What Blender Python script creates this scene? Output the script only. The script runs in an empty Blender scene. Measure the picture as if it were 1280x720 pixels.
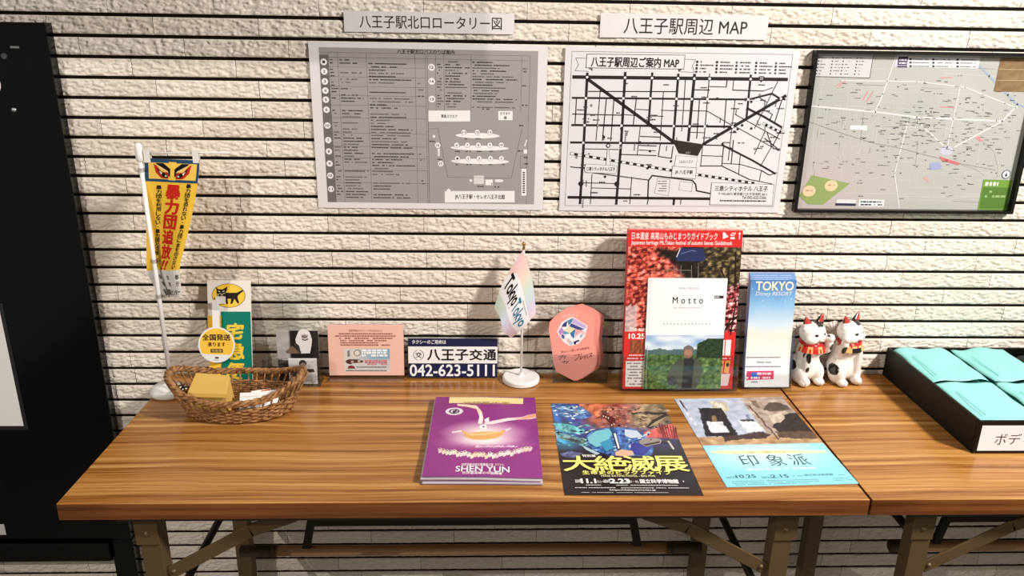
import bpy, bmesh, math, random
from mathutils import Vector, Matrix, noise

# ------------------------------------------------------------------ camera
sc = bpy.context.scene
COL = sc.collection
cam_data = bpy.data.cameras.new('camera')
cam = bpy.data.objects.new('camera', cam_data)
COL.objects.link(cam)
sc.camera = cam
cam_data.sensor_width = 36.0
cam_data.lens = 969.35 * 36.0 / 1280.0
cam_data.clip_start = 0.02
cam.location = (0.6178, -0.9835, 1.3672)
cam.rotation_euler = (1.2442, -0.0161, -0.0328)

# ------------------------------------------------------------------ light
world = bpy.data.worlds.new('world')
sc.world = world
world.use_nodes = True
world.node_tree.nodes['Background'].inputs[0].default_value = (1.0, 0.93, 0.84, 1)
world.node_tree.nodes['Background'].inputs[1].default_value = 0.27


def spot(name, loc, target, power, color, angle=110, radius=0.025, blend=0.35):
    d = bpy.data.lights.new(name, 'SPOT')
    d.energy = power
    d.color = color
    d.spot_size = math.radians(angle)
    d.spot_blend = blend
    d.shadow_soft_size = radius
    o = bpy.data.objects.new(name, d)
    COL.objects.link(o)
    o.location = loc
    o.rotation_euler = (Vector(target) - Vector(loc)).to_track_quat('-Z', 'Y').to_euler()
    return o


spot('downlight', (2.6, -1.0, 2.5), (0.55, 0.35, 0.90), 430, (1.0, 0.945, 0.89), angle=88, radius=0.15, blend=1.0)
spot('downlight', (-0.75, -1.35, 2.05), (0.45, 0.40, 0.85), 76, (1.0, 0.92, 0.81), angle=100, radius=0.008, blend=0.8)

sc.view_settings.view_transform = 'Standard'
sc.view_settings.look = 'None'
sc.view_settings.gamma = 1.0
sc.view_settings.use_curve_mapping = False
sc.view_settings.exposure = 0.0

# ------------------------------------------------------------------ helpers
rnd = random.Random(7)


def lin(c):
    out = []
    for v in c[:3]:
        v = v / 255.0
        out.append(v / 12.92 if v <= 0.04045 else ((v + 0.055) / 1.055) ** 2.4)
    return (out[0], out[1], out[2], 1.0)


def mat(name, color=(200, 200, 200), rough=0.5, metal=0.0, spec=0.5, **kw):
    m = bpy.data.materials.new(name)
    m.use_nodes = True
    b = m.node_tree.nodes['Principled BSDF']
    b.inputs['Base Color'].default_value = lin(color)
    b.inputs['Roughness'].default_value = rough
    b.inputs['Metallic'].default_value = metal
    b.inputs['Specular IOR Level'].default_value = spec
    for k, v in kw.items():
        b.inputs[k].default_value = v
    return m


def nodes(m):
    nt = m.node_tree
    return nt, nt.nodes, nt.links, nt.nodes['Principled BSDF']


def print_mat(name, rough, spec=0.4, grain=0.0):
    m = mat(name, rough=rough, spec=spec)
    nt, n, l, b = nodes(m)
    a = n.new('ShaderNodeAttribute')
    a.attribute_name = 'Col'
    l.new(a.outputs['Color'], b.inputs['Base Color'])
    if grain:
        t = n.new('ShaderNodeTexNoise')
        t.inputs['Scale'].default_value = 900
        bp = n.new('ShaderNodeBump')
        bp.inputs['Strength'].default_value = grain
        bp.inputs['Distance'].default_value = 0.0005
        l.new(t.outputs['Fac'], bp.inputs['Height'])
        l.new(bp.outputs['Normal'], b.inputs['Normal'])
    return m


PAPER = print_mat('printed paper', 0.6, 0.3)
GLOSS = print_mat('coated print', 0.28, 0.45)
CLOTH = print_mat('printed cloth', 0.85, 0.15, 0.25)
GLAZE = print_mat('glazed ceramic', 0.16, 0.55)


def clear_mat(name, tint=(247, 249, 249), gloss=0.09):
    m = bpy.data.materials.new(name)
    m.use_nodes = True
    nt = m.node_tree
    n, l = nt.nodes, nt.links
    n.remove(n['Principled BSDF'])
    t = n.new('ShaderNodeBsdfTransparent')
    t.inputs[0].default_value = lin(tint)
    g = n.new('ShaderNodeBsdfGlossy')
    g.inputs['Roughness'].default_value = 0.04
    lw = n.new('ShaderNodeLayerWeight')
    lw.inputs['Blend'].default_value = 0.12
    ma = n.new('ShaderNodeMath')
    ma.operation = 'MULTIPLY_ADD'
    ma.inputs[1].default_value = 0.6
    ma.inputs[2].default_value = gloss * 0.4
    l.new(lw.outputs['Fresnel'], ma.inputs[0])
    mx = n.new('ShaderNodeMixShader')
    l.new(ma.outputs[0], mx.inputs[0])
    l.new(t.outputs[0], mx.inputs[1])
    l.new(g.outputs[0], mx.inputs[2])
    l.new(mx.outputs[0], n['Material Output'].inputs[0])
    return m


CLEAR = clear_mat('clear acrylic')


def link(name, me, parent=None, loc=None, rot=None):
    o = bpy.data.objects.new(name, me)
    COL.objects.link(o)
    if parent:
        o.parent = parent
    if loc is not None:
        o.location = loc
    if rot is not None:
        o.rotation_euler = rot
    return o


def tag(o, label, cat, group=None):
    o['label'] = label
    o['category'] = cat
    if group:
        o['group'] = group
    return o


def thing(name, label, cat, loc=(0, 0, 0), rot=(0, 0, 0), group=None):
    return tag(link(name, None, None, loc, rot), label, cat, group)


def obj(name, bm, m, parent=None, loc=None, rot=None, smooth=False, bevel=0.0, seg=2):
    me = bpy.data.meshes.new(name)
    bmesh.ops.recalc_face_normals(bm, faces=bm.faces)
    bm.to_mesh(me)
    bm.free()
    me.materials.append(m)
    if smooth:
        for p in me.polygons:
            p.use_smooth = True
    o = link(name, me, parent, loc, rot)
    if bevel:
        md = o.modifiers.new('bevel', 'BEVEL')
        md.width = bevel
        md.segments = seg
        md.limit_method = 'ANGLE'
        md.angle_limit = math.radians(40)
    return o


def struct(o):
    o['kind'] = 'structure'
    return o


def add_box(bm, x0, x1, y0, y1, z0, z1):
    v = [bm.verts.new(c) for c in ((x0, y0, z0), (x1, y0, z0), (x1, y1, z0), (x0, y1, z0),
                                   (x0, y0, z1), (x1, y0, z1), (x1, y1, z1), (x0, y1, z1))]
    for f in ((0, 3, 2, 1), (4, 5, 6, 7), (0, 1, 5, 4), (1, 2, 6, 5), (2, 3, 7, 6), (3, 0, 4, 7)):
        bm.faces.new([v[i] for i in f])
    return v


def box(*a):
    bm = bmesh.new()
    add_box(bm, *a)
    return bm


def add_bar(bm, a, b, w, t, up=(0, -1, 0)):
    """flat bar from a to b, w wide across, t thick along `up`"""
    a, b, up = Vector(a), Vector(b), Vector(up)
    d = (b - a).normalized()
    s = d.cross(up).normalized() * (w / 2)
    n = s.cross(d).normalized() * (t / 2)
    v = [bm.verts.new(p) for p in (a - s - n, a + s - n, a + s + n, a - s + n, b - s - n, b + s - n, b + s + n, b - s + n)]
    for f in ((0, 3, 2, 1), (4, 5, 6, 7), (0, 1, 5, 4), (1, 2, 6, 5), (2, 3, 7, 6), (3, 0, 4, 7)):
        bm.faces.new([v[i] for i in f])


def add_tube(bm, pts, r, seg=10, closed=False, caps=True):
    pts = [Vector(p) for p in pts]
    n = len(pts)
    rs = r if isinstance(r, (list, tuple)) else [r] * n
    rings = []
    prev = None
    for i, p in enumerate(pts):
        if closed:
            d = (pts[(i + 1) % n] - pts[i - 1]).normalized()
        else:
            d = (pts[min(i + 1, n - 1)] - pts[max(i - 1, 0)]).normalized()
        if prev is None:
            ref = Vector((0, 0, 1)) if abs(d.z) < 0.9 else Vector((1, 0, 0))
            x = d.cross(ref).normalized()
        else:
            x = (prev - d * prev.dot(d)).normalized()
        prev = x
        y = d.cross(x)
        rings.append([bm.verts.new(p + (x * math.cos(2 * math.pi * k / seg) + y * math.sin(2 * math.pi * k / seg)) * rs[i])
                      for k in range(seg)])
    m = n if closed else n - 1
    for i in range(m):
        A, B = rings[i], rings[(i + 1) % n]
        for k in range(seg):
            bm.faces.new((A[k], A[(k + 1) % seg], B[(k + 1) % seg], B[k]))
    if caps and not closed:
        bm.faces.new(list(reversed(rings[0])))
        bm.faces.new(rings[-1])


def add_lathe(bm, prof, center=(0, 0, 0), seg=32, sx=1.0, sy=1.0):
    c = Vector(center)
    rings = []
    for r, z in prof:
        if r < 1e-6:
            rings.append([bm.verts.new(c + Vector((0, 0, z)))])
        else:
            rings.append([bm.verts.new(c + Vector((r * sx * math.cos(2 * math.pi * k / seg), r * sy * math.sin(2 * math.pi * k / seg), z)))
                          for k in range(seg)])
    for A, B in zip(rings, rings[1:]):
        for k in range(seg):
            k2 = (k + 1) % seg
            if len(A) == 1 and len(B) == 1:
                continue
            if len(A) == 1:
                bm.faces.new((A[0], B[k2], B[k]))
            elif len(B) == 1:
                bm.faces.new((A[k], A[k2], B[0]))
            else:
                bm.faces.new((A[k], A[k2], B[k2], B[k]))


def solve(A, b):
    n = len(b)
    M = [row[:] + [b[i]] for i, row in enumerate(A)]
    for i in range(n):
        k = max(range(i, n), key=lambda r: abs(M[r][i]))
        M[i], M[k] = M[k], M[i]
        for r in range(n):
            if r != i:
                q = M[r][i] / M[i][i]
                M[r] = [a - q * c for a, c in zip(M[r], M[i])]
    return [M[i][n] / M[i][i] for i in range(n)]


def plan(src, w, h):
    """survey sketch of a flat sheet (its four corners TL TR BR BL) -> true sheet millimetres about its centre"""
    dst = [(-w / 2, h / 2), (w / 2, h / 2), (w / 2, -h / 2), (-w / 2, -h / 2)]
    A, b = [], []
    for (x, y), (u, v) in zip(src, dst):
        A.append([x, y, 1, 0, 0, 0, -u * x, -u * y]); b.append(u)
        A.append([0, 0, 0, x, y, 1, -v * x, -v * y]); b.append(v)
    c = solve(A, b)

    def f(x, y):
        d = c[6] * x + c[7] * y + 1
        return ((c[0] * x + c[1] * y + c[2]) / d, (c[3] * x + c[4] * y + c[5]) / d)
    return f


def invplan(src, w, h):
    dst = [(-w / 2, h / 2), (w / 2, h / 2), (w / 2, -h / 2), (-w / 2, -h / 2)]
    A, b = [], []
    for (u, v), (x, y) in zip(src, dst):
        A.append([x, y, 1, 0, 0, 0, -u * x, -u * y]); b.append(u)
        A.append([0, 0, 0, x, y, 1, -v * x, -v * y]); b.append(v)
    c = solve(A, b)

    def f(x, y):
        d = c[6] * x + c[7] * y + 1
        return ((c[0] * x + c[1] * y + c[2]) / d, (c[3] * x + c[4] * y + c[5]) / d)
    return f


def inside(P, x, y):
    r = False
    j = len(P) - 1
    for i in range(len(P)):
        if (P[i][1] > y) != (P[j][1] > y) and x < (P[j][0] - P[i][0]) * (y - P[i][1]) / (P[j][1] - P[i][1]) + P[i][0]:
            r = not r
        j = i
    return r


def collage(back, shapes, wob=5.0, wf=0.06):
    """printed picture: painted shapes with mottled ink. shapes: (outline, colour, second colour, grain size)"""
    def fn(x, y):
        xw, yw = x + wob * nz(x * wf, y * wf, 1.3), y + wob * nz(x * wf, y * wf, 7.7)
        for P, c0, c1, g in reversed(shapes):
            if inside(P, xw, yw):
                t = .5 + .9 * nz(x / g, y / g, 3.1) + .5 * nz(x / g * 2.7, y / g * 2.7, 5.2)
                return lerp(c0, c1, max(0, min(1, t)))
        return back(x, y)
    return fn


_tc = {}


def glyphs(s, bold=0.0, shear=0.0, space=1.0):
    """outline lettering as flat polygons, unit-box normalised by its real bounds"""
    k = (s, bold, shear, space)
    if k not in _tc:
        cu = bpy.data.curves.new('lettering', 'FONT')
        cu.body = s
        cu.size = 1.0
        cu.offset = bold
        cu.shear = shear
        cu.space_character = space
        cu.resolution_u = 3
        o = bpy.data.objects.new('lettering', cu)
        COL.objects.link(o)
        dg = bpy.context.evaluated_depsgraph_get()
        e = o.evaluated_get(dg)
        me = e.to_mesh()
        vs = [(v.co.x, v.co.y) for v in me.vertices]
        fs = [tuple(p.vertices) for p in me.polygons]
        e.to_mesh_clear()
        bpy.data.objects.remove(o)
        bpy.data.curves.remove(cu)
        xs = [v[0] for v in vs] or [0, 1]
        ys = [v[1] for v in vs] or [0, 1]
        _tc[k] = (vs, fs, min(xs), max(xs), min(ys), max(ys))
    return _tc[k]


LAYER = 0.00010


class Sheet:
    """a printed thing: a body of real thickness and ink laid on its face. u right, v up, n out of the face"""

    def __init__(s, w, h, color, thick=0.0003, outline=None, back=None, cx=0.0, cy=0.0):
        s.bm = bmesh.new()
        s.cl = s.bm.loops.layers.float_color.new('Col')
        s.w, s.h, s.t = w, h, thick
        o = outline or [(-w / 2 + cx, -h / 2 + cy), (w / 2 + cx, -h / 2 + cy), (w / 2 + cx, h / 2 + cy), (-w / 2 + cx, h / 2 + cy)]
        back = back or color
        fr = [s.bm.verts.new((u, v, 0)) for u, v in o]
        bk = [s.bm.verts.new((u, v, -thick)) for u, v in o]
        s._f(fr, color)
        s._f(bk[::-1], back)
        for i in range(len(o)):
            j = (i + 1) % len(o)
            s._f((fr[j], fr[i], bk[i], bk[j]), back)

    def _f(s, vs, color):
        try:
            f = s.bm.faces.new(vs)
        except ValueError:
            return
        c = lin(color)
        for l in f.loops:
            l[s.cl] = c

    def poly(s, pts, color, L=1):
        a = sum(p[0] * q[1] - q[0] * p[1] for p, q in zip(pts, list(pts[1:]) + [pts[0]]))
        if a < 0:
            pts = list(pts)[::-1]
        s._f([s.bm.verts.new((u, v, L * LAYER)) for u, v in pts], color)

    def rect(s, u0, v0, u1, v1, color, L=1):
        u0, u1 = min(u0, u1), max(u0, u1)
        v0, v1 = min(v0, v1), max(v0, v1)
        s.poly([(u0, v0), (u1, v0), (u1, v1), (u0, v1)], color, L)

    def line(s, pts, w, color, L=1, closed=False):
        pts = list(pts)
        if closed:
            pts = pts + [pts[0]]
        for (a, b), (c, d) in zip(pts, pts[1:]):
            n = math.hypot(c - a, d - b) or 1e-9
            dx, dy = (c - a) / n, (d - b) / n
            e = w * 0.35
            a2, b2, c2, d2 = a - dx * e, b - dy * e, c + dx * e, d + dy * e
            px, py = -dy * w / 2, dx * w / 2
            s.poly([(a2 - px, b2 - py), (c2 - px, d2 - py), (c2 + px, d2 + py), (a2 + px, b2 + py)], color, L)

    def disc(s, u, v, ru, color, L=1, rv=None, n=24, rot=0.0):
        rv = rv or ru
        c, q = math.cos(rot), math.sin(rot)
        s.poly([(u + ru * math.cos(2 * math.pi * k / n) * c - rv * math.sin(2 * math.pi * k / n) * q,
                 v + ru * math.cos(2 * math.pi * k / n) * q + rv * math.sin(2 * math.pi * k / n) * c) for k in range(n)], color, L)

    def ring(s, u, v, r, w, color, L=1, rv=None, n=24):
        rv = rv or r
        for k in range(n):
            a, b = 2 * math.pi * k / n, 2 * math.pi * (k + 1) / n
            s.poly([(u + (r - w) * math.cos(a), v + (rv - w) * math.sin(a)), (u + r * math.cos(a), v + rv * math.sin(a)),
                    (u + r * math.cos(b), v + rv * math.sin(b)), (u + (r - w) * math.cos(b), v + (rv - w) * math.sin(b))], color, L)

    def text(s, t, u0, v0, u1, v1, color, L=3, bold=0.0, shear=0.0, fit=True, rot=0.0, f=None, space=1.0):
        """lettering filling the box u0..u1, v0..v1; f maps the box to the sheet if it is not square to it"""
        rep = [(0.0, 0.0)]
        if bold > 0:
            rep = [(bold * math.cos(k * math.pi / 3), bold * math.sin(k * math.pi / 3)) for k in range(6)]
        vs, fs, x0, x1, y0, y1 = glyphs(t, min(bold, 0.0), shear, space)
        dx, dy = (x1 - x0) or 1, (y1 - y0) or 1
        if fit:
            kx, ky = (u1 - u0) / dx, (v1 - v0) / dy
            ox, oy = u0, v0
        else:
            kx = ky = min((u1 - u0) / dx, (v1 - v0) / dy)
            ox, oy = (u0 + u1 - dx * kx) / 2, (v0 + v1 - dy * ky) / 2
        cu, cv = (u0 + u1) / 2, (v0 + v1) / 2
        c, q = math.cos(rot), math.sin(rot)
        for ri, (ox_, oy_) in enumerate(rep):
            nv = []
            for x, y in vs:
                u, v = ox + (x + ox_ - x0) * kx, oy + (y + oy_ - y0) * ky
                u, v = cu + (u - cu) * c - (v - cv) * q, cv + (u - cu) * q + (v - cv) * c
                if f:
                    u, v = f(u, v)
                nv.append(s.bm.verts.new((u, v, L * LAYER + ri * 0.000012)))
            for p in fs:
                s._f([nv[i] for i in p], color)

    def vtext(s, t, u, v0, v1, w, color, L=3, bold=0.0, f=None, h=0.9, shear=0.0):
        st = (v0 - v1) / len(t)
        for i, ch in enumerate(t):
            a = v0 - st * i
            if ch in '・、ー':
                s.text('|' if ch == 'ー' else ch, u - w * 0.1, a - st * 0.6, u + w * 0.1, a - st * 0.4, color, L, bold, f=f)
            elif ch != ' ':
                s.text(ch, u - w / 2, a - st * (0.5 + h / 2), u + w / 2, a - st * (0.5 - h / 2), color, L, bold, f=f, shear=shear)

    def dashes(s, u0, u1, v, h, color, L=2, fill=0.7, mn=0.6, mx=2.4):
        """a line of print too small to read"""
        u = u0
        while u < u1:
            w = h * rnd.uniform(mn, mx)
            if rnd.random() < fill:
                s.rect(u, v - h / 2, min(u + w, u1), v + h / 2, color, L)
            u += w + h * 0.35

    def grid(s, u0, v0, u1, v1, nu, nv, fn, L=1, f=None):
        """a printed picture: colours vary smoothly over nu x nv cells; fn(a, b) with a right and b down in 0..1"""
        P = []
        for j in range(nv + 1):
            row = []
            for i in range(nu + 1):
                a, b = i / nu, j / nv
                u, v = u0 + (u1 - u0) * a, v1 + (v0 - v1) * b
                if f:
                    u, v = f(u, v)
                row.append((s.bm.verts.new((u, v, L * LAYER)), lin(fn(a, b))))
            P.append(row)
        for j in range(nv):
            for i in range(nu):
                q = (P[j + 1][i], P[j + 1][i + 1], P[j][i + 1], P[j][i])
                fc = s.bm.faces.new([x[0] for x in q])
                for l, x in zip(fc.loops, q):
                    l[s.cl] = x[1]

    def build(s, name, m, parent=None, loc=None, rot=None, flat=False, bend=None, du=0, dv=0, smooth=False):
        """upright by default (u = x, v = z, face towards -y); flat: lying face up; bend(u, v, n) -> x, y, z"""
        bm = s.bm
        if du or dv:
            us = [v.co.x for v in bm.verts]; vv = [v.co.y for v in bm.verts]
            for ax, lo, hi, k in ((0, min(us), max(us), du), (1, min(vv), max(vv), dv)):
                for i in range(1, k):
                    co = lo + (hi - lo) * i / k
                    p = (co, 0, 0) if ax == 0 else (0, co, 0)
                    no = (1, 0, 0) if ax == 0 else (0, 1, 0)
                    bmesh.ops.bisect_plane(bm, geom=bm.verts[:] + bm.edges[:] + bm.faces[:], dist=1e-7, plane_co=p, plane_no=no)
        for v in bm.verts:
            u, w, n = v.co
            if bend:
                v.co = bend(u, w, n)
            elif flat:
                v.co = (u, w, n)
            else:
                v.co = (u, -n, w)
        me = bpy.data.meshes.new(name)
        bm.to_mesh(me)
        bm.free()
        me.materials.append(m)
        if smooth:
            for p in me.polygons:
                p.use_smooth = True
        return link(name, me, parent, loc, rot)


def lerp(a, b, t):
    return tuple(x + (y - x) * t for x, y in zip(a, b))


def nz(x, y, z=0.0):
    return noise.noise(Vector((x, y, z)))


def pick(stops, t):
    """colour ramp"""
    t = max(0.0, min(1.0, t))
    for (p, c), (q, d) in zip(stops, stops[1:]):
        if t <= q:
            return lerp(c, d, (t - p) / max(q - p, 1e-6))
    return stops[-1][1]


TOP = 0.7        # table top height
WALL = 0.4515    # face of the wall tiles

# ------------------------------------------------------------------ materials of the room


def stone_mat():
    m = mat('split-face stone tile', (222, 208, 190), 0.85, spec=0.15)
    nt, n, l, b = nodes(m)
    tc = n.new('ShaderNodeTexCoord')
    mp = n.new('ShaderNodeMapping')
    mp.inputs['Scale'].default_value = (0.62, 1.0, 1.0)
    mp.inputs['Rotation'].default_value = (0, 0.35, 0)
    l.new(tc.outputs['Object'], mp.inputs[0])
    a = n.new('ShaderNodeTexNoise')
    a.inputs['Scale'].default_value = 190
    a.inputs['Detail'].default_value = 3
    a.inputs['Roughness'].default_value = 0.6
    a.inputs['Distortion'].default_value = 0.4
    l.new(mp.outputs[0], a.inputs[0])
    v = n.new('ShaderNodeTexVoronoi')
    v.inputs['Scale'].default_value = 120
    l.new(mp.outputs[0], v.inputs[0])
    mx = n.new('ShaderNodeMath')
    mx.operation = 'MULTIPLY_ADD'
    mx.inputs[1].default_value = 0.5
    l.new(v.outputs['Distance'], mx.inputs[0])
    l.new(a.outputs['Fac'], mx.inputs[2])
    bp = n.new('ShaderNodeBump')
    bp.inputs['Strength'].default_value = 1.0
    bp.inputs['Distance'].default_value = 0.0012
    l.new(mx.outputs[0], bp.inputs['Height'])
    l.new(bp.outputs[0], b.inputs['Normal'])
    big = n.new('ShaderNodeTexNoise')
    big.inputs['Scale'].default_value = 9
    l.new(tc.outputs['Object'], big.inputs[0])
    at = n.new('ShaderNodeAttribute')
    at.attribute_name = 'tone'
    ad = n.new('ShaderNodeMath')
    ad.operation = 'MULTIPLY_ADD'
    ad.inputs[1].default_value = 0.45
    l.new(big.outputs['Fac'], ad.inputs[0])
    l.new(at.outputs['Fac'], ad.inputs[2])
    r = n.new('ShaderNodeValToRGB')
    r.color_ramp.elements[0].position = 0.1
    r.color_ramp.elements[0].color = lin((210, 200, 187))
    r.color_ramp.elements[1].position = 0.9
    r.color_ramp.elements[1].color = lin((236, 228, 218))
    l.new(ad.outputs[0], r.inputs[0])
    l.new(r.outputs[0], b.inputs['Base Color'])
    return m


def wood_mat(name, edge=False):
    m = mat(name, (190, 125, 65), 0.22, spec=0.5)
    nt, n, l, b = nodes(m)
    tc = n.new('ShaderNodeTexCoord')
    mp = n.new('ShaderNodeMapping')
    mp.inputs['Scale'].default_value = (0.8, 52.0, 52.0)
    l.new(tc.outputs['Object'], mp.inputs[0])
    wob = n.new('ShaderNodeTexNoise')
    wob.inputs['Scale'].default_value = 3.0
    l.new(tc.outputs['Object'], wob.inputs[0])
    addv = n.new('ShaderNodeVectorMath')
    addv.operation = 'MULTIPLY_ADD'
    addv.inputs[1].default_value = (0, 1.6, 0)
    l.new(wob.outputs['Color'], addv.inputs[0])
    l.new(mp.outputs[0], addv.inputs[2])
    a = n.new('ShaderNodeTexNoise')
    a.inputs['Scale'].default_value = 1.6
    a.inputs['Detail'].default_value = 7
    a.inputs['Roughness'].default_value = 0.62
    l.new(addv.outputs[0], a.inputs[0])
    r = n.new('ShaderNodeValToRGB')
    e = r.color_ramp.elements
    cs = [(0.30, (84, 48, 20)), (0.40, (134, 84, 36)), (0.50, (168, 113, 54)), (0.60, (192, 140, 76)), (0.72, (224, 182, 116))]
    if edge:
        cs = [(0.28, (70, 36, 16)), (0.42, (98, 55, 26)), (0.55, (118, 69, 34)), (0.68, (134, 84, 44)), (0.8, (156, 104, 60))]
    e[0].position, e[0].color = cs[0][0], lin(cs[0][1])
    e[1].position, e[1].color = cs[-1][0], lin(cs[-1][1])
    for p, c in cs[1:-1]:
        q = e.new(p)
        q.color = lin(c)
    mp2 = n.new('ShaderNodeMapping')
    mp2.inputs['Scale'].default_value = (2.5, 210.0, 210.0)
    l.new(tc.outputs['Object'], mp2.inputs[0])
    f_ = n.new('ShaderNodeTexNoise')
    f_.inputs['Scale'].default_value = 1.5
    f_.inputs['Detail'].default_value = 3
    l.new(mp2.outputs[0], f_.inputs[0])
    mm = n.new('ShaderNodeMath')
    mm.operation = 'MULTIPLY_ADD'
    mm.inputs[1].default_value = 0.32
    l.new(f_.outputs['Fac'], mm.inputs[0])
    m3 = n.new('ShaderNodeMath')
    m3.operation = 'MULTIPLY_ADD'
    m3.inputs[1].default_value = 0.85
    m3.inputs[2].default_value = -0.085
    l.new(a.outputs['Fac'], m3.inputs[0])
    l.new(m3.outputs[0], mm.inputs[2])
    l.new(mm.outputs[0], r.inputs[0])
    l.new(r.outputs[0], b.inputs['Base Color'])
    bp = n.new('ShaderNodeBump')
    bp.inputs['Strength'].default_value = 0.06
    bp.inputs['Distance'].default_value = 0.001
    l.new(a.outputs['Fac'], bp.inputs['Height'])
    l.new(bp.outputs[0], b.inputs['Normal'])
    return m


STONE = stone_mat()
JOINT = mat('dark joint', (16, 13, 11), 0.9, spec=0.1)
WOOD = wood_mat('teak laminate')
WOODEDGE = wood_mat('teak laminate edge', True)
KHAKI = mat('khaki painted steel', (98, 79, 50), 0.45, 0.3)
KHAKI_D = mat('dark khaki steel', (62, 54, 36), 0.5, 0.3)
DARKSTEEL = mat('dark steel', (30, 27, 22), 0.5, 0.4)
PIPE = mat('brown steel pipe', (176, 134, 94), 0.4, 0.2)
BLACK = mat('black painted board', (4, 4, 5), 0.16, spec=0.3)
WHITE = mat('white plastic', (235, 235, 235), 0.35)
CHROME = mat('bright metal', (200, 200, 200), 0.25, 1.0)
BRASS = mat('brass', (196, 160, 84), 0.25, 1.0)

# ------------------------------------------------------------------ the room
import numpy as np
known = {-1: 0.151, 0: 0.045, 11: 0.0394, 12: 0.1476, 13: 0.0042, 14: 0.0949, 15: 0.046}
ztop = 1.3736
ng = np.random.default_rng(4)
_lat = ng.random((512, 512))


def vnoise(x, y):
    xi, yi = np.floor(x).astype(int), np.floor(y).astype(int)
    fx, fy = x - xi, y - yi
    fx, fy = fx * fx * (3 - 2 * fx), fy * fy * (3 - 2 * fy)
    g = lambda i, j: _lat[i % 512, j % 512]
    return (g(xi, yi) * (1 - fx) + g(xi + 1, yi) * fx) * (1 - fy) + (g(xi, yi + 1) * (1 - fx) + g(xi + 1, yi + 1) * fx) * fy


def relief(x, z):
    """split stone face: slanted chips, in metres towards the room"""
    a, b_ = x + z * 0.1, z - x * 0.10
    h = 1.0 * vnoise(a / 0.0072, b_ / 0.0030) + 0.6 * vnoise(a / 0.0040 + 9, b_ / 0.0019) + 0.4 * vnoise(a / 0.021 + 3, b_ / 0.013 + 5)
    h = h / 2.0
    return np.clip(h - 0.30, 0, 0.38) / 0.38 * 0.0030


V, F, T = [], [], []
nv0 = 0
X0, X1 = -1.26, 2.70
for k in range(-8, 39):
    z1 = ztop - 0.035 * k - 0.0028
    z0 = z1 - 0.0292
    off = known.get(k, float(ng.uniform(0, 0.18)))
    fine = -3 <= k <= 35
    NR = 13 if fine else 2
    t0 = -1.26 + off - 0.18
    while t0 < X1:
        xa, xb = t0 + 0.0004, t0 + 0.1796
        vis = fine and xb > -0.30 and xa < 1.95
        nx, nr = (112, 18) if vis else (2, 2)
        xs = np.linspace(xa, xb, nx + 1)
        zs = np.linspace(z0, z1, nr + 1)
        gx, gz = np.meshgrid(xs, zs)
        edge = np.clip(np.minimum(gz - z0, z1 - gz) / 0.0025, 0.35, 1)
        gy = WALL - (relief(gx, gz) * edge if vis else 0.0014 + 0 * gx) + float(ng.uniform(-0.0003, 0.0003))
        gx = np.vstack([gx[:1], gx, gx[-1:]])
        gz = np.vstack([gz[:1], gz, gz[-1:]])
        gy = np.vstack([0 * gy[:1] + WALL + 0.012, gy, 0 * gy[:1] + WALL + 0.012])
        V.append(np.stack([gx, gy, gz], -1).reshape(-1, 3))
        w_ = nx + 1
        i, j = np.meshgrid(np.arange(nx), np.arange(nr + 2))
        q0 = nv0 + j * w_ + i
        F.append(np.stack([q0, q0 + 1, q0 + w_ + 1, q0 + w_], -1).reshape(-1, 4))
        T.append(np.full(F[-1].shape[0], float(ng.uniform(0, 0.5))))
        nv0 += V[-1].shape[0]
        t0 += 0.18
V, F, T = np.concatenate(V), np.concatenate(F), np.concatenate(T)
me = bpy.data.meshes.new('wall_back')
me.vertices.add(len(V))
me.vertices.foreach_set('co', V.ravel())
me.loops.add(F.size)
me.loops.foreach_set('vertex_index', F.ravel().astype(np.int32))
me.polygons.add(len(F))
me.polygons.foreach_set('loop_start', np.arange(0, F.size, 4, dtype=np.int32))
me.update(calc_edges=True)
me.attributes.new('tone', 'FLOAT', 'FACE').data.foreach_set('value', T)
me.materials.append(STONE)
wall = struct(link('wall_back', me))
bm = bmesh.new()
add_box(bm, -1.3, 2.75, WALL + 0.0012, WALL + 0.06, 0, 2.6)
struct(obj('joints', bm, JOINT, wall))
floor_m = mat('grey floor tile', (120, 112, 102), 0.5)
struct(obj('floor', box(-1.3, 2.75, -2.6, WALL + 0.06, -0.05, 0), floor_m))
struct(obj('ceiling', box(-1.9, 2.75, -2.6, WALL + 0.06, 2.6, 2.65), mat('white ceiling', (225, 220, 212), 0.9)))
struct(obj('light_blocker_1', box(-1.25, -0.069, -0.459, -0.449, 1.6775, 2.6), mat('white light blocker panel', (225, 222, 215), 0.6)))  # added unseen panel, blocks the left lamp to shade the upper left wall

# ------------------------------------------------------------------ black panel beside the tables
pn = thing('display_board', 'tall glossy black board standing at the left end of the wooden table', 'board', (-0.45, 0.4365, 0))
bm = bmesh.new()
add_box(bm, -0.72, 0.3245, -0.0125, 0.0125, 0.324, 1.359)
obj('board', bm, BLACK, pn, bevel=0.002)
bm = bmesh.new()
add_box(bm, -0.72, 0.281, -0.022, 0.0125, 0.277, 0.3225)
obj('bottom_rail', bm, BLACK, pn, bevel=0.0015)
obj('leg', box(0.2812, 0.3265, -0.0120, 0.0125, 0.0, 0.3236), BLACK, pn, bevel=0.001)
obj('leg', box(-0.72, -0.666, -0.0120, 0.0125, 0.0, 0.2765), BLACK, pn, bevel=0.001)
bm = bmesh.new()
add_lathe(bm, [(0, 0.0032), (0.0025, 0.003), (0.0042, 0.0012), (0.0046, 0)], (0, 0, 0), 16)
o = obj('screw', bm, CHROME, pn, (0.2476, -0.0126, 1.2138), (math.pi / 2, 0, 0), smooth=True)
o['label'] = 'bright metal screw'
bm = bmesh.new()
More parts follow.
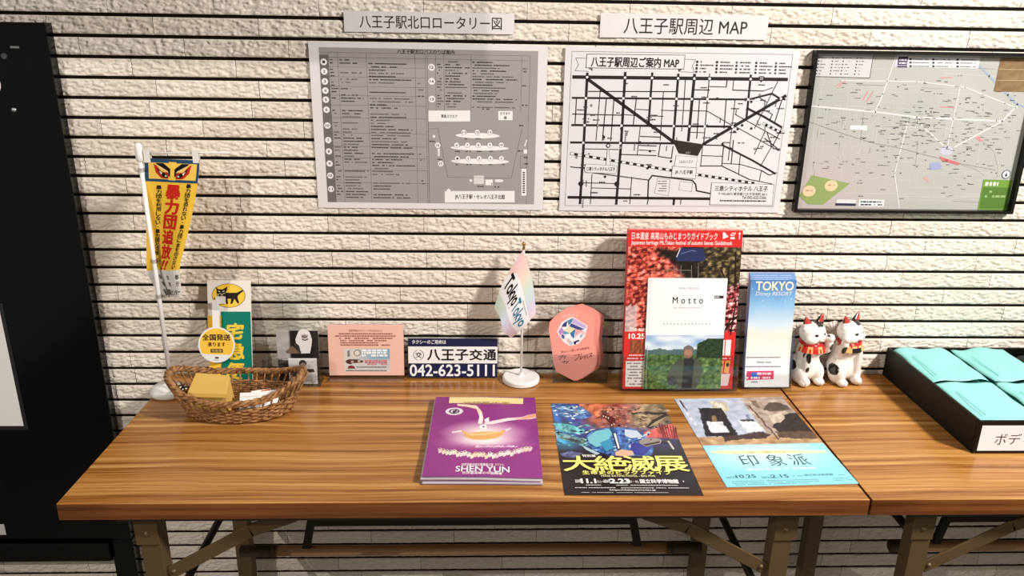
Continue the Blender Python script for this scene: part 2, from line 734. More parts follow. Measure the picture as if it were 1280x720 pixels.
add_lathe(bm, [(0, 0.0015), (0.0048, 0.0015), (0.0052, 0)], (0, 0, 0), 16)
obj('plug', bm, mat('grey plastic plug', (52, 52, 54), 0.5), pn, (0.2482, -0.0126, 1.3036), (math.pi / 2, 0, 0))
obj('clip', box(0.262, 0.277, -0.0150, -0.0125, 1.3165, 1.3205), CHROME, pn, bevel=0.0005)
sh = Sheet(0.05, 0.05, (240, 240, 240), 0.0004, outline=[(0.025 * math.cos(a * 0.2618), 0.022 * math.sin(a * 0.2618)) for a in range(24)])
o = sh.build('sticker', GLOSS, pn, (0.2085, -0.0131, 1.2570))
o['label'] = 'white oval sticker'
sh = Sheet(0.08, 0.026, (215, 213, 210), 0.0004)
o = sh.build('strip', GLOSS, pn, (0.030, -0.0131, 0.352))
# notice in its dark sleeve
nt_ = thing('notice_sheet', 'blank white sheet in a dark sleeve on the tall black board', 'sheet', (-0.4674, 0.4237, 0.7202))
obj('sleeve', box(-0.18, 0.1775, -0.0008, 0, -0.1335, 0.135), mat('dark clear sleeve', (34, 34, 36), 0.2), nt_)
sh = Sheet(0.345, 0.26, (226, 224, 224))
sh.build('paper', GLOSS, nt_, (-0.0025, -0.0012, 0.0055))

# ------------------------------------------------------------------ tables


def make_table(x, label, bar, pipe0):
    t = thing('folding_table', label, 'table', (x, 0, 0))
    bm = bmesh.new()
    add_box(bm, 0, 1.2, 0.0, 0.4475, 0.6725, 0.7)
    o = obj('tabletop', bm, WOOD, t, bevel=0.0012)
    o.data.materials.append(WOODEDGE)
    for p in o.data.polygons:
        if abs(p.normal.z) < 0.5:
            p.material_index = 1
    bm = bmesh.new()
    add_box(bm, 0.075, 1.125, 0.012, 0.034, 0.661, 0.6724)
    add_box(bm, 0.075, 1.125, 0.414, 0.436, 0.661, 0.6724)
    add_box(bm, 0.075, 0.097, 0.034, 0.414, 0.661, 0.6724)
    add_box(bm, 1.103, 1.125, 0.034, 0.414, 0.661, 0.6724)
    obj('apron_frame', bm, KHAKI_D, t, bevel=0.001)
    for side in (0, 1):
        m = (lambda v: v) if side == 0 else (lambda v: 1.2 - v)

        def bx(bm, a, b, *r):
            a, b = sorted((m(a), m(b)))
            add_box(bm, a, b, *r)
        for y0, y1, dx in ((0.03, 0.06, 0.0), (0.385, 0.415, 0.009)):
            bm = bmesh.new()
            bx(bm, 0.095 + dx, 0.125 + dx, y0 + 0.002, y0 + 0.0045, 0, 0.6605)      # outer web of the channel
            bx(bm, 0.095 + dx, 0.098 + dx, y0 + 0.0045, y1, 0, 0.6605)
            bx(bm, 0.122 + dx, 0.125 + dx, y0 + 0.0045, y1, 0, 0.6605)
            lg = obj('leg', bm, KHAKI, t, bevel=0.0008)
            bm = bmesh.new()
            bx(bm, 0.090 + dx, 0.1255 + dx, y0 - 0.002, y0 + 0.0015, 0.607, 0.6605)
            obj('bracket', bm, KHAKI, lg, bevel=0.0012)
            bm = bmesh.new()
            add_lathe(bm, [(0, 0.003), (0.0025, 0.0026), (0.0045, 0)], (0, 0, 0), 14)
            obj('rivet', bm, KHAKI, lg, (m(0.108 + dx), y0 - 0.0018, 0.627), (math.pi / 2, 0, 0), smooth=True)
        # bracing from the legs in to the frame
        bm = bmesh.new()
        add_bar(bm, (m(0.126), 0.040, 0.545), (m(0.262), 0.040, 0.625), 0.022, 0.004)
        add_bar(bm, (m(0.258), 0.040, 0.6232), (m(0.330), 0.040, 0.651), 0.022, 0.004)
        br = obj('brace', bm, KHAKI, t, bevel=0.0015)
        bm = bmesh.new()
        add_lathe(bm, [(0, 0.003), (0.0025, 0.0026), (0.004, 0)], (0, 0, 0), 14)
        obj('rivet', bm, KHAKI, br, (m(0.136), 0.0375, 0.551), (math.pi / 2, 0, 0), smooth=True)
        # the bar tying the two legs of this end
        bm = bmesh.new()
        add_tube(bm, [(m(0.11), 0.0605, bar), (m(0.11), 0.3855, bar)], 0.007, 12)
        obj('cross_bar', bm, DARKSTEEL, t, smooth=True)
        bm = bmesh.new()
        add_bar(bm, (m(0.287), 0.25, 0.43), (m(0.302), 0.25, 0.50), 0.015, 0.010)
        obj('hanger', bm, DARKSTEEL, t, bevel=0.001)
        bm = bmesh.new()
        add_tube(bm, [(m(pipe0), 0.25, 0.426), (m(pipe0 + .056), 0.25, 0.426)], 0.0112, 14)
        add_tube(bm, [(m(pipe0 + .057), 0.25, 0.426), (m(pipe0 + .066), 0.25, 0.426)], 0.0118, 14)
        obj('sleeve', bm, KHAKI_D, t, smooth=True)
    bm = bmesh.new()
    add_box(bm, 0.296, 0.904, 0.243, 0.257, 0.484, 0.520)
    obj('rail', bm, DARKSTEEL, t, bevel=0.001)
    for x0 in (0.296, 0.890):
        obj('rail_drop', box(x0, x0 + 0.014, 0.246, 0.254, 0.519, 0.672), DARKSTEEL, t)
    bm = bmesh.new()
    add_tube(bm, [(pipe0 + .065, 0.25, 0.426), (1.2 - pipe0 - .065, 0.25, 0.426)], 0.0098, 14)
    obj('pipe', bm, PIPE, t, smooth=True)
    return t


make_table(0.0, 'wooden folding table on the left carrying the basket, flags and flyers', 0.455, 0.165)
make_table(1.2035, 'wooden folding table on the right carrying the cats and the black tray', 0.597, 0.2)

# ------------------------------------------------------------------ papers on the wall
INK = (34, 32, 34)


def strip(name, text, w, h, x, z, label, tw, rot=0.0):
    s = Sheet(w, h, (220, 217, 219), 0.0005)
    s.text(text, *tw, INK, L=1, bold=0.006)
    o = s.build(name, PAPER, None, (x, WALL - 0.0050, z), (0.012, rot, 0))
    return tag(o, label, 'sign')


strip('paper_sign', '八王子駅北口ロータリー図', 0.2956, 0.0345, 0.5209, 1.3693,
      'white paper strip with Japanese heading above the grey bus stop sheet', (-0.121, -0.0105, 0.126, 0.0105))
strip('paper_sign', '八王子駅周辺 MAP', 0.2975, 0.0403, 0.9683, 1.370,
      'white paper strip ending in MAP above the black and white map', (-0.107, -0.0135, 0.112, 0.0135))

# grey bus stop sheet
s = Sheet(0.4192, 0.2965, (222, 219, 222), 0.0004)
pl = plan([(22, 205), (1217, 228), (1192, 1052), (78, 1035)], 0.4192, 0.2965)
c4 = [pl(77, 235), pl(1170, 255), pl(1148, 1022), pl(122, 1008)]
U0, U1 = (c4[0][0] + c4[3][0]) / 2, (c4[1][0] + c4[2][0]) / 2
V1, V0 = (c4[0][1] + c4[1][1]) / 2, (c4[2][1] + c4[3][1]) / 2
s.rect(U0, V0, U1, V1, (158, 152, 153))
gu = lambda a: U0 + (U1 - U0) * a
gv = lambda b: V1 + (V0 - V1) * b
DK, MD = (44, 42, 43), (92, 88, 89)
s.text('八王子駅北口バスのりば案内', gu(0.355), gv(0.030), gu(0.615), gv(0.003), DK, 3, 0.012)
s.rect(gu(0.0), gv(1), gu(0.041), gv(0.045), (110, 105, 106), 2)
for a in (0.041, 0.083, 0.213, 0.435, 0.483):
    s.line([(gu(a), gv(0.03)), (gu(a), gv(1))], 0.0005, MD, 2)
for a in (0.491, 0.529, 0.567, 0.692, 0.925, 0.963):
    s.line([(gu(a), gv(0.035)), (gu(a), gv(0.385))], 0.0005, MD, 2)
s.line([(gu(0.491), gv(0.385)), (gu(0.491), gv(1))], 0.0006, DK, 2)
s.line([(gu(0.962), gv(0.385)), (gu(0.962), gv(1))], 0.0004, MD, 2)
for b in (0.03, 0.06):
    s.line([(gu(0), gv(b)), (gu(0.963), gv(b))], 0.0005, MD, 2)
rows_l = [(310, '1'), (355, '2'), (403, '3'), (447, '4'), (491, '5'), (540, '6'), (618, '10'), (691, '7'), (748, '8'), (810, '9'), (872, '10'), (942, '11')]
edges = [0.06]
for (a, _), (b, _) in zip(rows_l, rows_l[1:]):
    edges.append(((a + b) / 2 - 241) / 770)
for b in edges[1:]:
    s.line([(gu(0), gv(b)), (gu(0.483), gv(b))], 0.0005, MD, 2)
for y, t in rows_l:
    b = (y - 241) / 770
    s.disc(gu(0.019), gv(b), 0.0057, (232, 230, 232), 3)
    k = 0.0016 * len(t)
    s.text(t, gu(0.019) - k, gv(b) - 0.0021, gu(0.019) + k, gv(b) + 0.0021, DK, 4, 0.02)
nrow = 46
for i in range(nrow):
    b = 0.075 + i * (0.985 - 0.075) / nrow
    for a0, a1, p in ((0.047, 0.079, .6), (0.09, 0.205, .85), (0.222, 0.43, .85), (0.445, 0.478, .15)):
        if rnd.random() < p:
            s.dashes(gu(a0), gu(a0 + (a1 - a0) * rnd.uniform(0.35, 1)), gv(b), 0.0019, DK if rnd.random() < .6 else MD, 3, 0.85)
for i in range(17):
    b = 0.075 + i * 0.3 / 17
    for a0, a1, p in ((0.535, 0.563, .8), (0.573, 0.688, .9), (0.698, 0.92, .9), (0.93, 0.96, .25)):
        if rnd.random() < p:
            s.dashes(gu(a0), gu(a0 + (a1 - a0) * rnd.uniform(0.4, 1)), gv(b), 0.0019, DK if rnd.random() < .6 else MD, 3, 0.85)
for b, t in ((0.111, '12'), (0.198, '14'), (0.31, '13')):
    s.disc(gu(0.51), gv(b), 0.0060, (232, 230, 232), 3)
    s.text(t, gu(0.51) - 0.0033, gv(b) - 0.0022, gu(0.51) + 0.0033, gv(b) + 0.0022, DK, 4, 0.02)
q = lambda x, y: pl(x, y + 480)       # lower half of the sketch


def qbox(sh, f, x0, y0, x1, y1, color, L=2):
    sh.poly([f(x0, y0), f(x1, y0), f(x1, y1), f(x0, y1)], color, L)


qbox(s, q, 621, 72, 829, 127, (235, 233, 234))
s.text('東急スクエア', *q(685, 108), *q(765, 93), DK, 3, 0.02)
qbox(s, q, 970, 75, 1041, 121, (235, 233, 234))
s.text('カラオケ', *q(978, 94), *q(1030, 81), DK, 3, 0.015)
s.text('館', *q(998, 116), *q(1012, 101), DK, 3, 0.015)
s.line([q(625, 163), q(668, 162), q(718, 405), q(1035, 412), q(1088, 165)], 0.0005, (70, 67, 68), 2)
for cx, cy, rw, rh in ((867, 198, 114, 14), (877, 260, 152, 13), (880, 327, 152, 14)):
    u, v = q(cx, cy)
    s.disc(u, v, rw * 0.000352, (236, 235, 236), 2, rh * 0.00035)
for xs, y, ts in (((798, 865, 928), 181, ('11', '12', '13')), ((762, 816, 871, 928, 985), 245, '6789X'), ((766, 820, 875, 931, 986), 312, '12345')):
    for x, t in zip(xs, ts):
        t = t.replace('X', '10')
        u, v = q(x, y)
        s.disc(u, v, 0.0050, (238, 236, 238), 3)
        s.ring(u, v, 0.0051, 0.0004, MD, 4)
        k = 0.0013 * len(t)
        s.text(t, u - k, v - 0.0018, u + k, v + 0.0018, DK, 4, 0.02)
        s.dashes(u - 0.003, u + 0.006, v - 0.0115, 0.0018, DK, 3)
for x, y, r_ in ((649, 201, 0.0026), (668, 246, 0.0050), (683, 338, 0.0050), (833, 422, 0.0026)):
    s.disc(*q(x, y), r_, (236, 234, 236), 3)
s.text('14', *q(662, 252), *q(674, 240), DK, 4, 0.02)
s.text('13', *q(677, 344), *q(689, 332), DK, 4, 0.02)
qbox(s, q, 668, 262, 678, 300, (226, 224, 226))
qbox(s, q, 848, 398, 899, 440, (218, 212, 212))
qbox(s, q, 906, 418, 943, 446, (236, 234, 236))
s.dashes(*[q(910, 427)[0], q(940, 427)[0]], q(925, 427)[1], 0.003, DK, 3)
s.dashes(*[q(910, 439)[0], q(940, 439)[0]], q(925, 439)[1], 0.003, DK, 3)
s.disc(*q(974, 424), 0.0085, (226, 226, 228), 3, 0.0028)
qbox(s, q, 704, 475, 1052, 532, (235, 233, 234))
s.text('JR八王子駅・セレオ八王子北館', *q(755, 516), *q(1003, 494), DK, 3, 0.02)
u, v = q(723, 471)
s.poly([(u - .0045, v), (u, v + .0035), (u + .0045, v), (u, v - .0035)], (236, 234, 236), 3)
qbox(s, q, 1086, 365, 1111, 499, (235, 233, 234))
for i in range(10):
    u, v = q(1098, 384 + i * 11)
    s.rect(u - .0022, v - .0012, u + .0022, v + .0012, DK, 3)
qbox(s, q, 1097, 268, 1114, 288, (236, 234, 236))
s.line([q(1112, 222), q(1102, 250)], 0.002, (232, 230, 232), 2)
for x, y in ((905, 65), (1075, 148), (640, 226), (675, 316), (1075, 275), (1100, 308), (1100, 340), (880, 452), (965, 455)):
    u, v = q(x, y)
    s.dashes(u - .005, u + .007, v, 0.002, DK, 3)
s.line([q(1080, 300), q(1112, 300), q(1110, 360), q(1080, 360)], 0.0004, DK, 2, True)
o = s.build('bus_stop_sheet', PAPER, None, (0.5186, WALL - 0.0050, 1.1865), (0.006, 0.0028, 0))
tag(o, 'grey printed bus stop sheet with timetable columns taped to the wall', 'poster')

# black and white station map
s = Sheet(0.4205, 0.2965, (218, 216, 221), 0.0004)
pl = plan([(65, 230), (1235, 255), (1133, 1062), (33, 1052)], 0.4205, 0.2965)
p4 = pl
p5 = lambda x, y: pl(x, y + 480)
s.line([p4(97, 255), p4(1197, 275), p5(1105, 552), p5(62, 547)], 0.0007, (90, 88, 92), 1, True)
BK = (32, 28, 29)
UN = 0.000435
R = lambda pts, w, f=p4, L=2: s.line([f(*a) for a in pts], w * UN, BK, L)
s.line([p4(*a) for a in ((170, 290), (116, 288), (130, 322), (112, 352), (180, 355))], 0.0008, (60, 58, 60), 1)
s.line([p4(*a) for a in ((655, 296), (714, 298), (700, 330), (708, 362), (640, 358))], 0.0008, (60, 58, 60), 1)
s.poly([p4(*a) for a in ((178, 338), (200, 338), (200, 354))], (90, 90, 92), 2)
s.poly([p4(*a) for a in ((628, 344), (652, 344), (630, 360))], (60, 60, 62), 2)
s.poly([p4(*a) for a in ((172, 269), (662, 276), (656, 345), (168, 337))], (222, 220, 224), 3)
s.line([p4(*a) for a in ((172, 269), (662, 276), (656, 345), (168, 337))], 0.0009, (48, 46, 48), 4, True)
pa, pb = p4(192, 331), p4(634, 290)
s.text('八王子駅周辺ご案内 MAP', pa[0], pa[1], pb[0], pb[1], BK, 5, 0.026)
for cx in (718, 817, 915, 1012, 1110):
    for j in range(4):
        x, y = cx - j * 1.5, 309 + j * 16.5 + (cx - 718) * 0.022
        u, v = p4(x + 5, y)
        (s.disc(u, v, 0.0021, BK if (j + cx) % 3 else (90, 90, 92), 2) if cx in (915, 1012, 1110) or j % 2 else s.rect(u - .002, v - .002, u + .002, v + .002, BK, 2))
        s.dashes(u + 0.006, u + 0.006 + rnd.uniform(.010, .025), v, 0.0022, (50, 48, 50), 2, 0.9)
# roads
R([(105, 383), (1168, 398)], 14)
R([(174, 366), (158, 690), (138, 1015)], 11)
R([(364, 363), (345, 700), (320, 1018)], 11)
R([(499, 365), (482, 612)], 9)
R([(629, 372), (605, 702)], 10)
R([(710, 374), (680, 700)], 12)
R([(785, 370), (757, 715)], 4)
R([(990, 377), (970, 582)], 9)
R([(100, 487), (980, 497), (1095, 468), (1137, 494), (1160, 497)], 8)
R([(98, 623), (908, 632)], 9)
R([(92, 710), (610, 715)], 9)
R([(175, 393), (612, 712)], 13)
R([(1162, 480), (757, 718)], 13)
R([(975, 542), (1060, 585), (1144, 635)], 9)
R([(80, 505), (792, 512)], 12, p5)
R([(855, 246), (1000, 320), (1114, 386)], 8, p5)
R([(750, 243), (856, 246)], 5, p5)
R([(478, 512), (482, 420), (500, 396), (700, 420), (718, 440), (722, 472), (792, 486)], 6, p5)
R([(610, 510), (608, 540)], 10, p5)
thin = [((240, 440), (218, 700)), ((270, 490), (250, 700)), ((308, 492), (292, 700)), ((120, 490), (113, 615)), ((100, 568), (345, 574)),
        ((180, 455), (615, 457)), ((555, 458), (540, 700)), ((665, 395), (650, 620)), ((420, 490), (405, 620)), ((440, 630), (425, 770)),
        ((345, 570), (420, 576)), ((420, 545), (480, 548)), ((545, 550), (620, 552)), ((610, 550), (770, 554)), ((735, 500), (722, 690)),
        ((785, 432), (868, 435)), ((868, 435), (872, 402)), ((905, 402), (900, 450)), ((900, 450), (1050, 455)), ((1050, 455), (1100, 438)),
        ((1125, 405), (1010, 640)), ((868, 500), (858, 640)), ((912, 500), (880, 800)), ((770, 552), (905, 630)), ((912, 630), (1130, 752)),
        ((912, 570), (1135, 694)), ((1145, 640), (1100, 730)), ((1060, 660), (1010, 770)), ((1030, 485), (1068, 510)), ((1060, 550), (1098, 570)),
        ((1098, 570), (1085, 600)), ((1145, 500), (1110, 610)), ((1072, 660), (1095, 730)), ((485, 578), (555, 580)), ((440, 680), (540, 684)),
        ((340, 770), (520, 776)), ((160, 742), (330, 746)), ((690, 660), (760, 662)), ((785, 450), (700, 448)), ((510, 380), (495, 395)),
        ((198, 870), (190, 1018)), ((398, 884), (388, 1018)), ((145, 912), (320, 916)), ((195, 938), (392, 943)), ((90, 832), (160, 840)),
        ((200, 862), (478, 898)), ((856, 728), (848, 828)), ((748, 776), (848, 780)), ((740, 828), (848, 828)), ((848, 828), (985, 895)),
        ((742, 830), (752, 725)), ((940, 772), (932, 865)), ((848, 815), (940, 820)), ((940, 820), (1045, 850)), ((1045, 850), (1035, 905)),
        ((1095, 732), (1040, 830)), ((1045, 850), (1085, 874)), ((1085, 874), (1120, 862)), ((905, 700), (895, 815)), ((1060, 690), (1135, 750)),
        ((530, 780), (596, 790)), ((596, 790), (604, 730)), ((530, 780), (540, 720)), ((482, 990), (475, 1020)), ((645, 990), (642, 1020)),
        ((985, 895), (1100, 918)), ((435, 725), (520, 728)), ((435, 748), (515, 752))]
for a, b in thin:
    R([a, b], 4.2 if rnd.random() < .5 else 3.4)
lab = random.Random(12)
for i in range(135):
    x, y = lab.uniform(110, 1130), lab.uniform(410, 1010)
    if (y > 905 and x > 780) or (600 < x < 760 and 690 < y < 900) or (y > 750 and x > 770) or (y > 880 and 480 < x < 720):
        continue
    u, v = p4(x, y)
    if lab.random() < 0.25:
        for j in range(lab.randint(3, 7)):
            s.rect(u - .001, v - .0024 * j, u + .001, v - .0024 * j - .0017, (56, 54, 56), 3)
    elif lab.random() < 0.35:
        s.disc(u, v, 0.0024, BK if lab.random() < .6 else (130, 128, 130), 3)
    else:
        s.dashes(u, u + lab.uniform(.006, .016), v, 0.0021, (56, 54, 56), 3, .9)
# junction dots
for x, y in ((173, 384), (363, 387), (498, 389), (628, 391), (709, 392), (785, 393), (989, 396), (167, 489), (355, 490), (490, 491), (620, 493),
             (697, 494), (775, 495), (978, 497), (160, 624), (346, 626), (607, 629), (686, 630), (762, 631), (900, 632), (154, 712), (340, 714), (1140, 493)):
    s.disc(*p4(x, y), 0.0022, (236, 234, 236), 3)
u, v = p4(1042, 397)
s.poly([(u - .006, v + .003), (u - .004, v + .0055), (u + .004, v + .0055), (u + .006, v + .003), (u, v - .006)], BK, 3)
s.text('20', u - .003, v - .001, u + .003, v + .004, (220, 220, 222), 4)
for x, y in ((142, 917), (323, 918)):
    s.disc(*p4(x, y), 0.0048, BK, 3)


def rail(a, b, n, w, f):
    (x0, y0), (x1, y1) = f(*a), f(*b)
    dx, dy = x1 - x0, y1 - y0
    L_ = math.hypot(dx, dy)
    px, py = -dy / L_ * w / 2, dx / L_ * w / 2
    s.poly([(x0 - px, y0 - py), (x1 - px, y1 - py), (x1 + px, y1 + py), (x0 + px, y0 + py)], BK, 3)
    px, py = px * .72, py * .72
    for i in range(n):
        t0, t1 = (i + .06) / n, (i + .54) / n
        s.poly([(x0 + dx * t0 - px, y0 + dy * t0 - py), (x0 + dx * t1 - px, y0 + dy * t1 - py),
                (x0 + dx * t1 + px, y0 + dy * t1 + py), (x0 + dx * t0 + px, y0 + dy * t0 + py)], (238, 236, 238), 4)


rail((88, 285), (602, 371), 14, 0.0048, p5)
rail((712, 389), (1010, 434), 9, 0.0048, p5)
rail((1050, 615), (1142, 662), 4, 0.0048, p4)
s.poly([p5(*a) for a in ((600, 216), (757, 240), (728, 298), (632, 285))], (46, 36, 34), 3)
s.text('北口', *p5(666, 286), *p5(690, 276), (190, 186, 186), 4)
s.poly([p5(*a) for a in ((620, 296), (726, 304), (716, 362), (610, 352))], (222, 220, 224), 5)
s.line([p5(*a) for a in ((620, 296), (726, 304), (716, 362), (610, 352))], 0.0005, (120, 118, 120), 6, True)
s.text('CELEO八王子', *p5(634, 334), *p5(704, 320), (60, 58, 60), 6)
s.poly([p5(*a) for a in ((602, 348), (722, 357), (715, 412), (596, 403))], (222, 220, 224), 6)
s.line([p5(*a) for a in ((602, 348), (722, 357), (715, 412), (596, 403))], 0.0007, (90, 88, 90), 7, True)
s.text('JR 八王子駅', *p5(614, 390), *p5(704, 370), BK, 7, 0.025)
s.poly([p5(*a) for a in ((268, 345), (276, 262), (282, 262), (290, 345))], (222, 220, 224), 5)
s.line([p5(*a) for a in ((268, 345), (276, 262), (282, 262), (290, 345))], 0.0006, (90, 88, 90), 6)
u, v = p5(279, 246)
s.disc(u, v, 0.0040, BK, 5)
s.disc(u, v, 0.0022, (236, 234, 236), 6)
s.poly([p5(*a) for a in ((170, 338), (316, 346), (324, 354), (320, 378), (312, 386), (168, 380), (161, 372), (163, 346))], (222, 220, 224), 7)
s.line([p5(*a) for a in ((170, 338), (316, 346), (324, 354), (320, 378), (312, 386), (168, 380), (161, 372), (163, 346))], 0.0006, (90, 88, 90), 8, True)
s.text('三恵シティホテル八王子', *p5(170, 371), *p5(314, 354), BK, 8, 0.025)
s.poly([p5(*a) for a in ((798, 431), (1108, 440), (1099, 545), (788, 541))], (222, 220, 224), 7)
s.line([p5(*a) for a in ((798, 431), (1108, 440), (1099, 545), (788, 541))], 0.0007, (90, 88, 92), 8, True)
s.text('三恵シティホテル 八王子', *p5(812, 472), *p5(1078, 449), BK, 8, 0.022)
s.text('〒192-0073 東京都八王子市寺町 60-1', *p5(830, 494), *p5(1074, 482), BK, 8, 0.015)
s.text('Tel 042-622-3366', *p5(948, 512), *p5(1070, 499), BK, 8, 0.015)
u0, v0 = p5(838, 521)
s.dashes(u0, p5(1070, 521)[0], v0, 0.0026, BK, 8, 0.97)
s.line([p5(*a) for a in ((528, 408), (590, 416), (582, 496), (512, 484))], 0.0005, (120, 118, 122), 3, True)
s.line([p5(*a) for a in ((640, 425), (702, 432), (698, 476), (634, 468))], 0.0005, (120, 118, 122), 3, True)
for i in range(5):
    u, v = p5(530, 424 + i * 12)
    s.dashes(u, u + .016, v, .0016, (110, 108, 112), 3, .9)
o = s.build('station_map_sheet', PAPER, None, (0.9698, WALL - 0.0050, 1.1850), (0.006, 0.0019, 0))
tag(o, 'black and white street map sheet on the wall left of the framed map', 'poster')

# framed city map
fx0, fx1, fz0, fz1 = 1.2045, 1.6295, 1.0400, 1.3345
fcx, fcz = (fx0 + fx1) / 2, (fz0 + fz1) / 2
fw, fh = fx1 - fx0, fz1 - fz0
fr = thing('framed_map', 'pale city map in a thin black frame at the right of the wall', 'map', (fcx, WALL, fcz))
bm = bmesh.new()
b_ = 0.0055
add_box(bm, -fw / 2, fw / 2, -0.016, -0.001, fh / 2 - b_, fh / 2)
add_box(bm, -fw / 2, fw / 2, -0.016, -0.001, -fh / 2, -fh / 2 + b_)
add_box(bm, -fw / 2, -fw / 2 + b_, -0.016, -0.001, -fh / 2 + b_, fh / 2 - b_)
add_box(bm, fw / 2 - b_, fw / 2, -0.016, -0.001, -fh / 2 + b_, fh / 2 - b_)
obj('frame', bm, mat('black frame', (14, 14, 15), 0.3), fr)
mw, mh = fw - 2 * b_, fh - 2 * b_
s = Sheet(mw, mh, (206, 207, 202), 0.0005)
# sketch frame = the lower crop of the survey, with the upper crop 90 photo rows (381 units) above it
pl = plan([(166, -266), (1374, -258), (1180, 563), (52, 555)], mw, mh)
pm = lambda x, y: pl(x, y)
pu = lambda x, y: pl(x, y - 381)


def tint(a, b):
    g = 0.5 + 0.5 * nz(a * 5 + 3, b * 4, 2)
    c = lerp((170, 173, 167), (182, 180, 176), g)
    k = max(0, min(1, (b - .45) * 3)) * max(0, min(1, (.55 - a) * 3))
    c = lerp(c, (188, 174, 172), k * .7)
    return c


s.grid(-mw / 2, -mh / 2, mw / 2, mh / 2, 24, 18, tint, 1)
mr = random.Random(21)
clip = lambda p: (max(-mw / 2, min(mw / 2, p[0])), max(-mh / 2, min(mh / 2, p[1])))
RD = (194, 195, 194)
for i in range(62):
    x = mr.uniform(60, 1330)
    a = pm(x + 45, mr.uniform(-260, 150)); bq = pm(x - 5, mr.uniform(160, 540))
    s.line([clip(a), clip(bq)], mr.choice([.0004, .0005, .0008]), RD, 2)
for i in range(58):
    y = mr.uniform(-250, 545)
    x0 = mr.uniform(80, 900)
    s.line([clip(pm(x0, y)), clip(pm(x0 + mr.uniform(150, 700), y + mr.uniform(-5, 30)))], mr.choice([.0004, .0005, .0008]), RD, 2)
W3 = (216, 216, 216)
s.line([clip(pu(*a)) for a in ((130, 395), (480, 425), (700, 452), (1160, 470), (1240, 385))], .0028, W3, 3)
s.line([pu(*a) for a in ((590, 130), (520, 330), (480, 420))], .002, W3, 3)
s.line([pu(*a) for a in ((680, 455), (840, 600))], .002, W3, 3)
s.line([pu(*a) for a in ((1160, 470), (900, 610))], .002, W3, 3)
s.line([pu(*a) for a in ((935, 280), (860, 620))], .0016, W3, 3)
s.line([pu(*a) for a in ((300, 260), (700, 262), (960, 290), (1240, 400))], .0016, W3, 3)
s.line([pm(*a) for a in ((650, 100), (580, 370), (604, 552))], .0018, W3, 3)
s.line([clip(pm(*a)) for a in ((118, 95), (300, 158), (450, 205), (620, 238), (760, 275), (920, 315), (1120, 350))], .0008, (120, 120, 120), 3)
s.line([pm(*a) for a in ((1050, 195), (1110, 250), (1132, 330), (1128, 390))], .0006, (150, 150, 150), 3)
s.line([pm(*a) for a in ((920, 318), (1010, 345), (1060, 380))], .0006, (150, 150, 150), 3)
s.line([clip(pu(*a)) for a in ((1030, 165), (1090, 230), (1190, 330), (1240, 380), (1330, 400))], .0035, (150, 165, 184), 3)
s.poly([pm(*a) for a in ((818, 278), (860, 292), (928, 312), (920, 325), (830, 300))], (196, 108, 108), 4)
s.poly([pm(*a) for a in ((768, 312), (825, 310), (830, 345), (770, 352))], (150, 160, 196), 4)
s.disc(*pm(858, 248), .012, (190, 190, 208), 3, .009)
s.poly([pm(*a) for a in ((1012, 178), (1030, 168), (1052, 192), (1042, 200))], (214, 140, 140), 4)
s.poly([pm(*a) for a in ((730, 390), (750, 388), (770, 412), (758, 416))], (214, 160, 150), 4)
for a in ((280, 300, 320, 262), (415, 360, 440, 318), (435, 368, 465, 322), (825, 395, 905, 400), (825, 242, 890, 238), (270, 290, 300, 268)):
    s.line([pu(a[0], a[1]), pu(a[2], a[3])], .0016, (212, 140, 136), 4)
s.poly([pm(*a) for a in ((140, 380), (342, 424), (200, 535), (120, 534), (74, 490))], (140, 158, 96), 4)
for x, y, r_ in ((243, 436, .0125), (126, 464, .0125)):
    s.disc(*pm(x, y), r_, (228, 196, 160), 5, .0105)
    s.dashes(pm(x, y)[0] - .006, pm(x, y)[0] + .006, pm(x, y)[1] + .001, .002, (150, 90, 70), 6)
for i in range(330):
    if mr.random() < .5:
        x, y = mr.gauss(800, 190), mr.gauss(150, 110)
    else:
        x, y = mr.uniform(130, 1230), mr.uniform(-130, 520)
    u, v = pm(x, y)
    if abs(u) > mw / 2 - .015 or abs(v) > mh / 2 - .01 or (x > 1030 and y > 380) or (x < 340 and y > 375) or (x < 470 and y < -130):
        continue
    k = mr.random()
    c = mr.choice([(90, 90, 92), (110, 108, 110), (60, 60, 62), (128, 120, 122)])
    if k < .12:
        s.rect(u, v, u + .0022, v + .0022, mr.choice([(40, 40, 44), (96, 112, 70), (110, 90, 70)]), 4)
    else:
        s.dashes(u, u + mr.uniform(.004, .012), v, .0013, c, 4, .9)
s.poly([pu(*a) for a in ((172, 113), (473, 115), (450, 246), (150, 240))], (200, 198, 200), 5)
s.line([pu(*a) for a in ((172, 116), (471, 117), (449, 245), (152, 239))], .0009, (50, 50, 54), 6, True)
for i, x in enumerate((182, 255, 312, 385)):
    for j in range(6):
        u, v = pu(x - j * 3, 140 + j * 17)
        s.rect(u - .0012, v - .0012, u + .0012, v + .0012, (70, 68, 74), 6)
        s.dashes(u + .004, u + mr.uniform(.009, .016), v, .0014, (96, 94, 98), 6)
s.poly([pu(*a) for a in ((596, 118), (1046, 122), (1030, 190), (580, 185))], (214, 214, 218), 5)
s.poly([pu(*a) for a in ((603, 130), (656, 130), (648, 176), (597, 176))], (66, 52, 92), 6)
s.dashes(pu(608, 148)[0], pu(648, 148)[0], pu(620, 147)[1], .003, (220, 216, 228), 7, .9)
s.dashes(pu(606, 164)[0], pu(646, 164)[0], pu(620, 164)[1], .003, (220, 216, 228), 7, .9)
s.poly([pu(*a) for a in ((597, 179), (650, 179), (649, 187), (595, 187))], (66, 52, 92), 6)
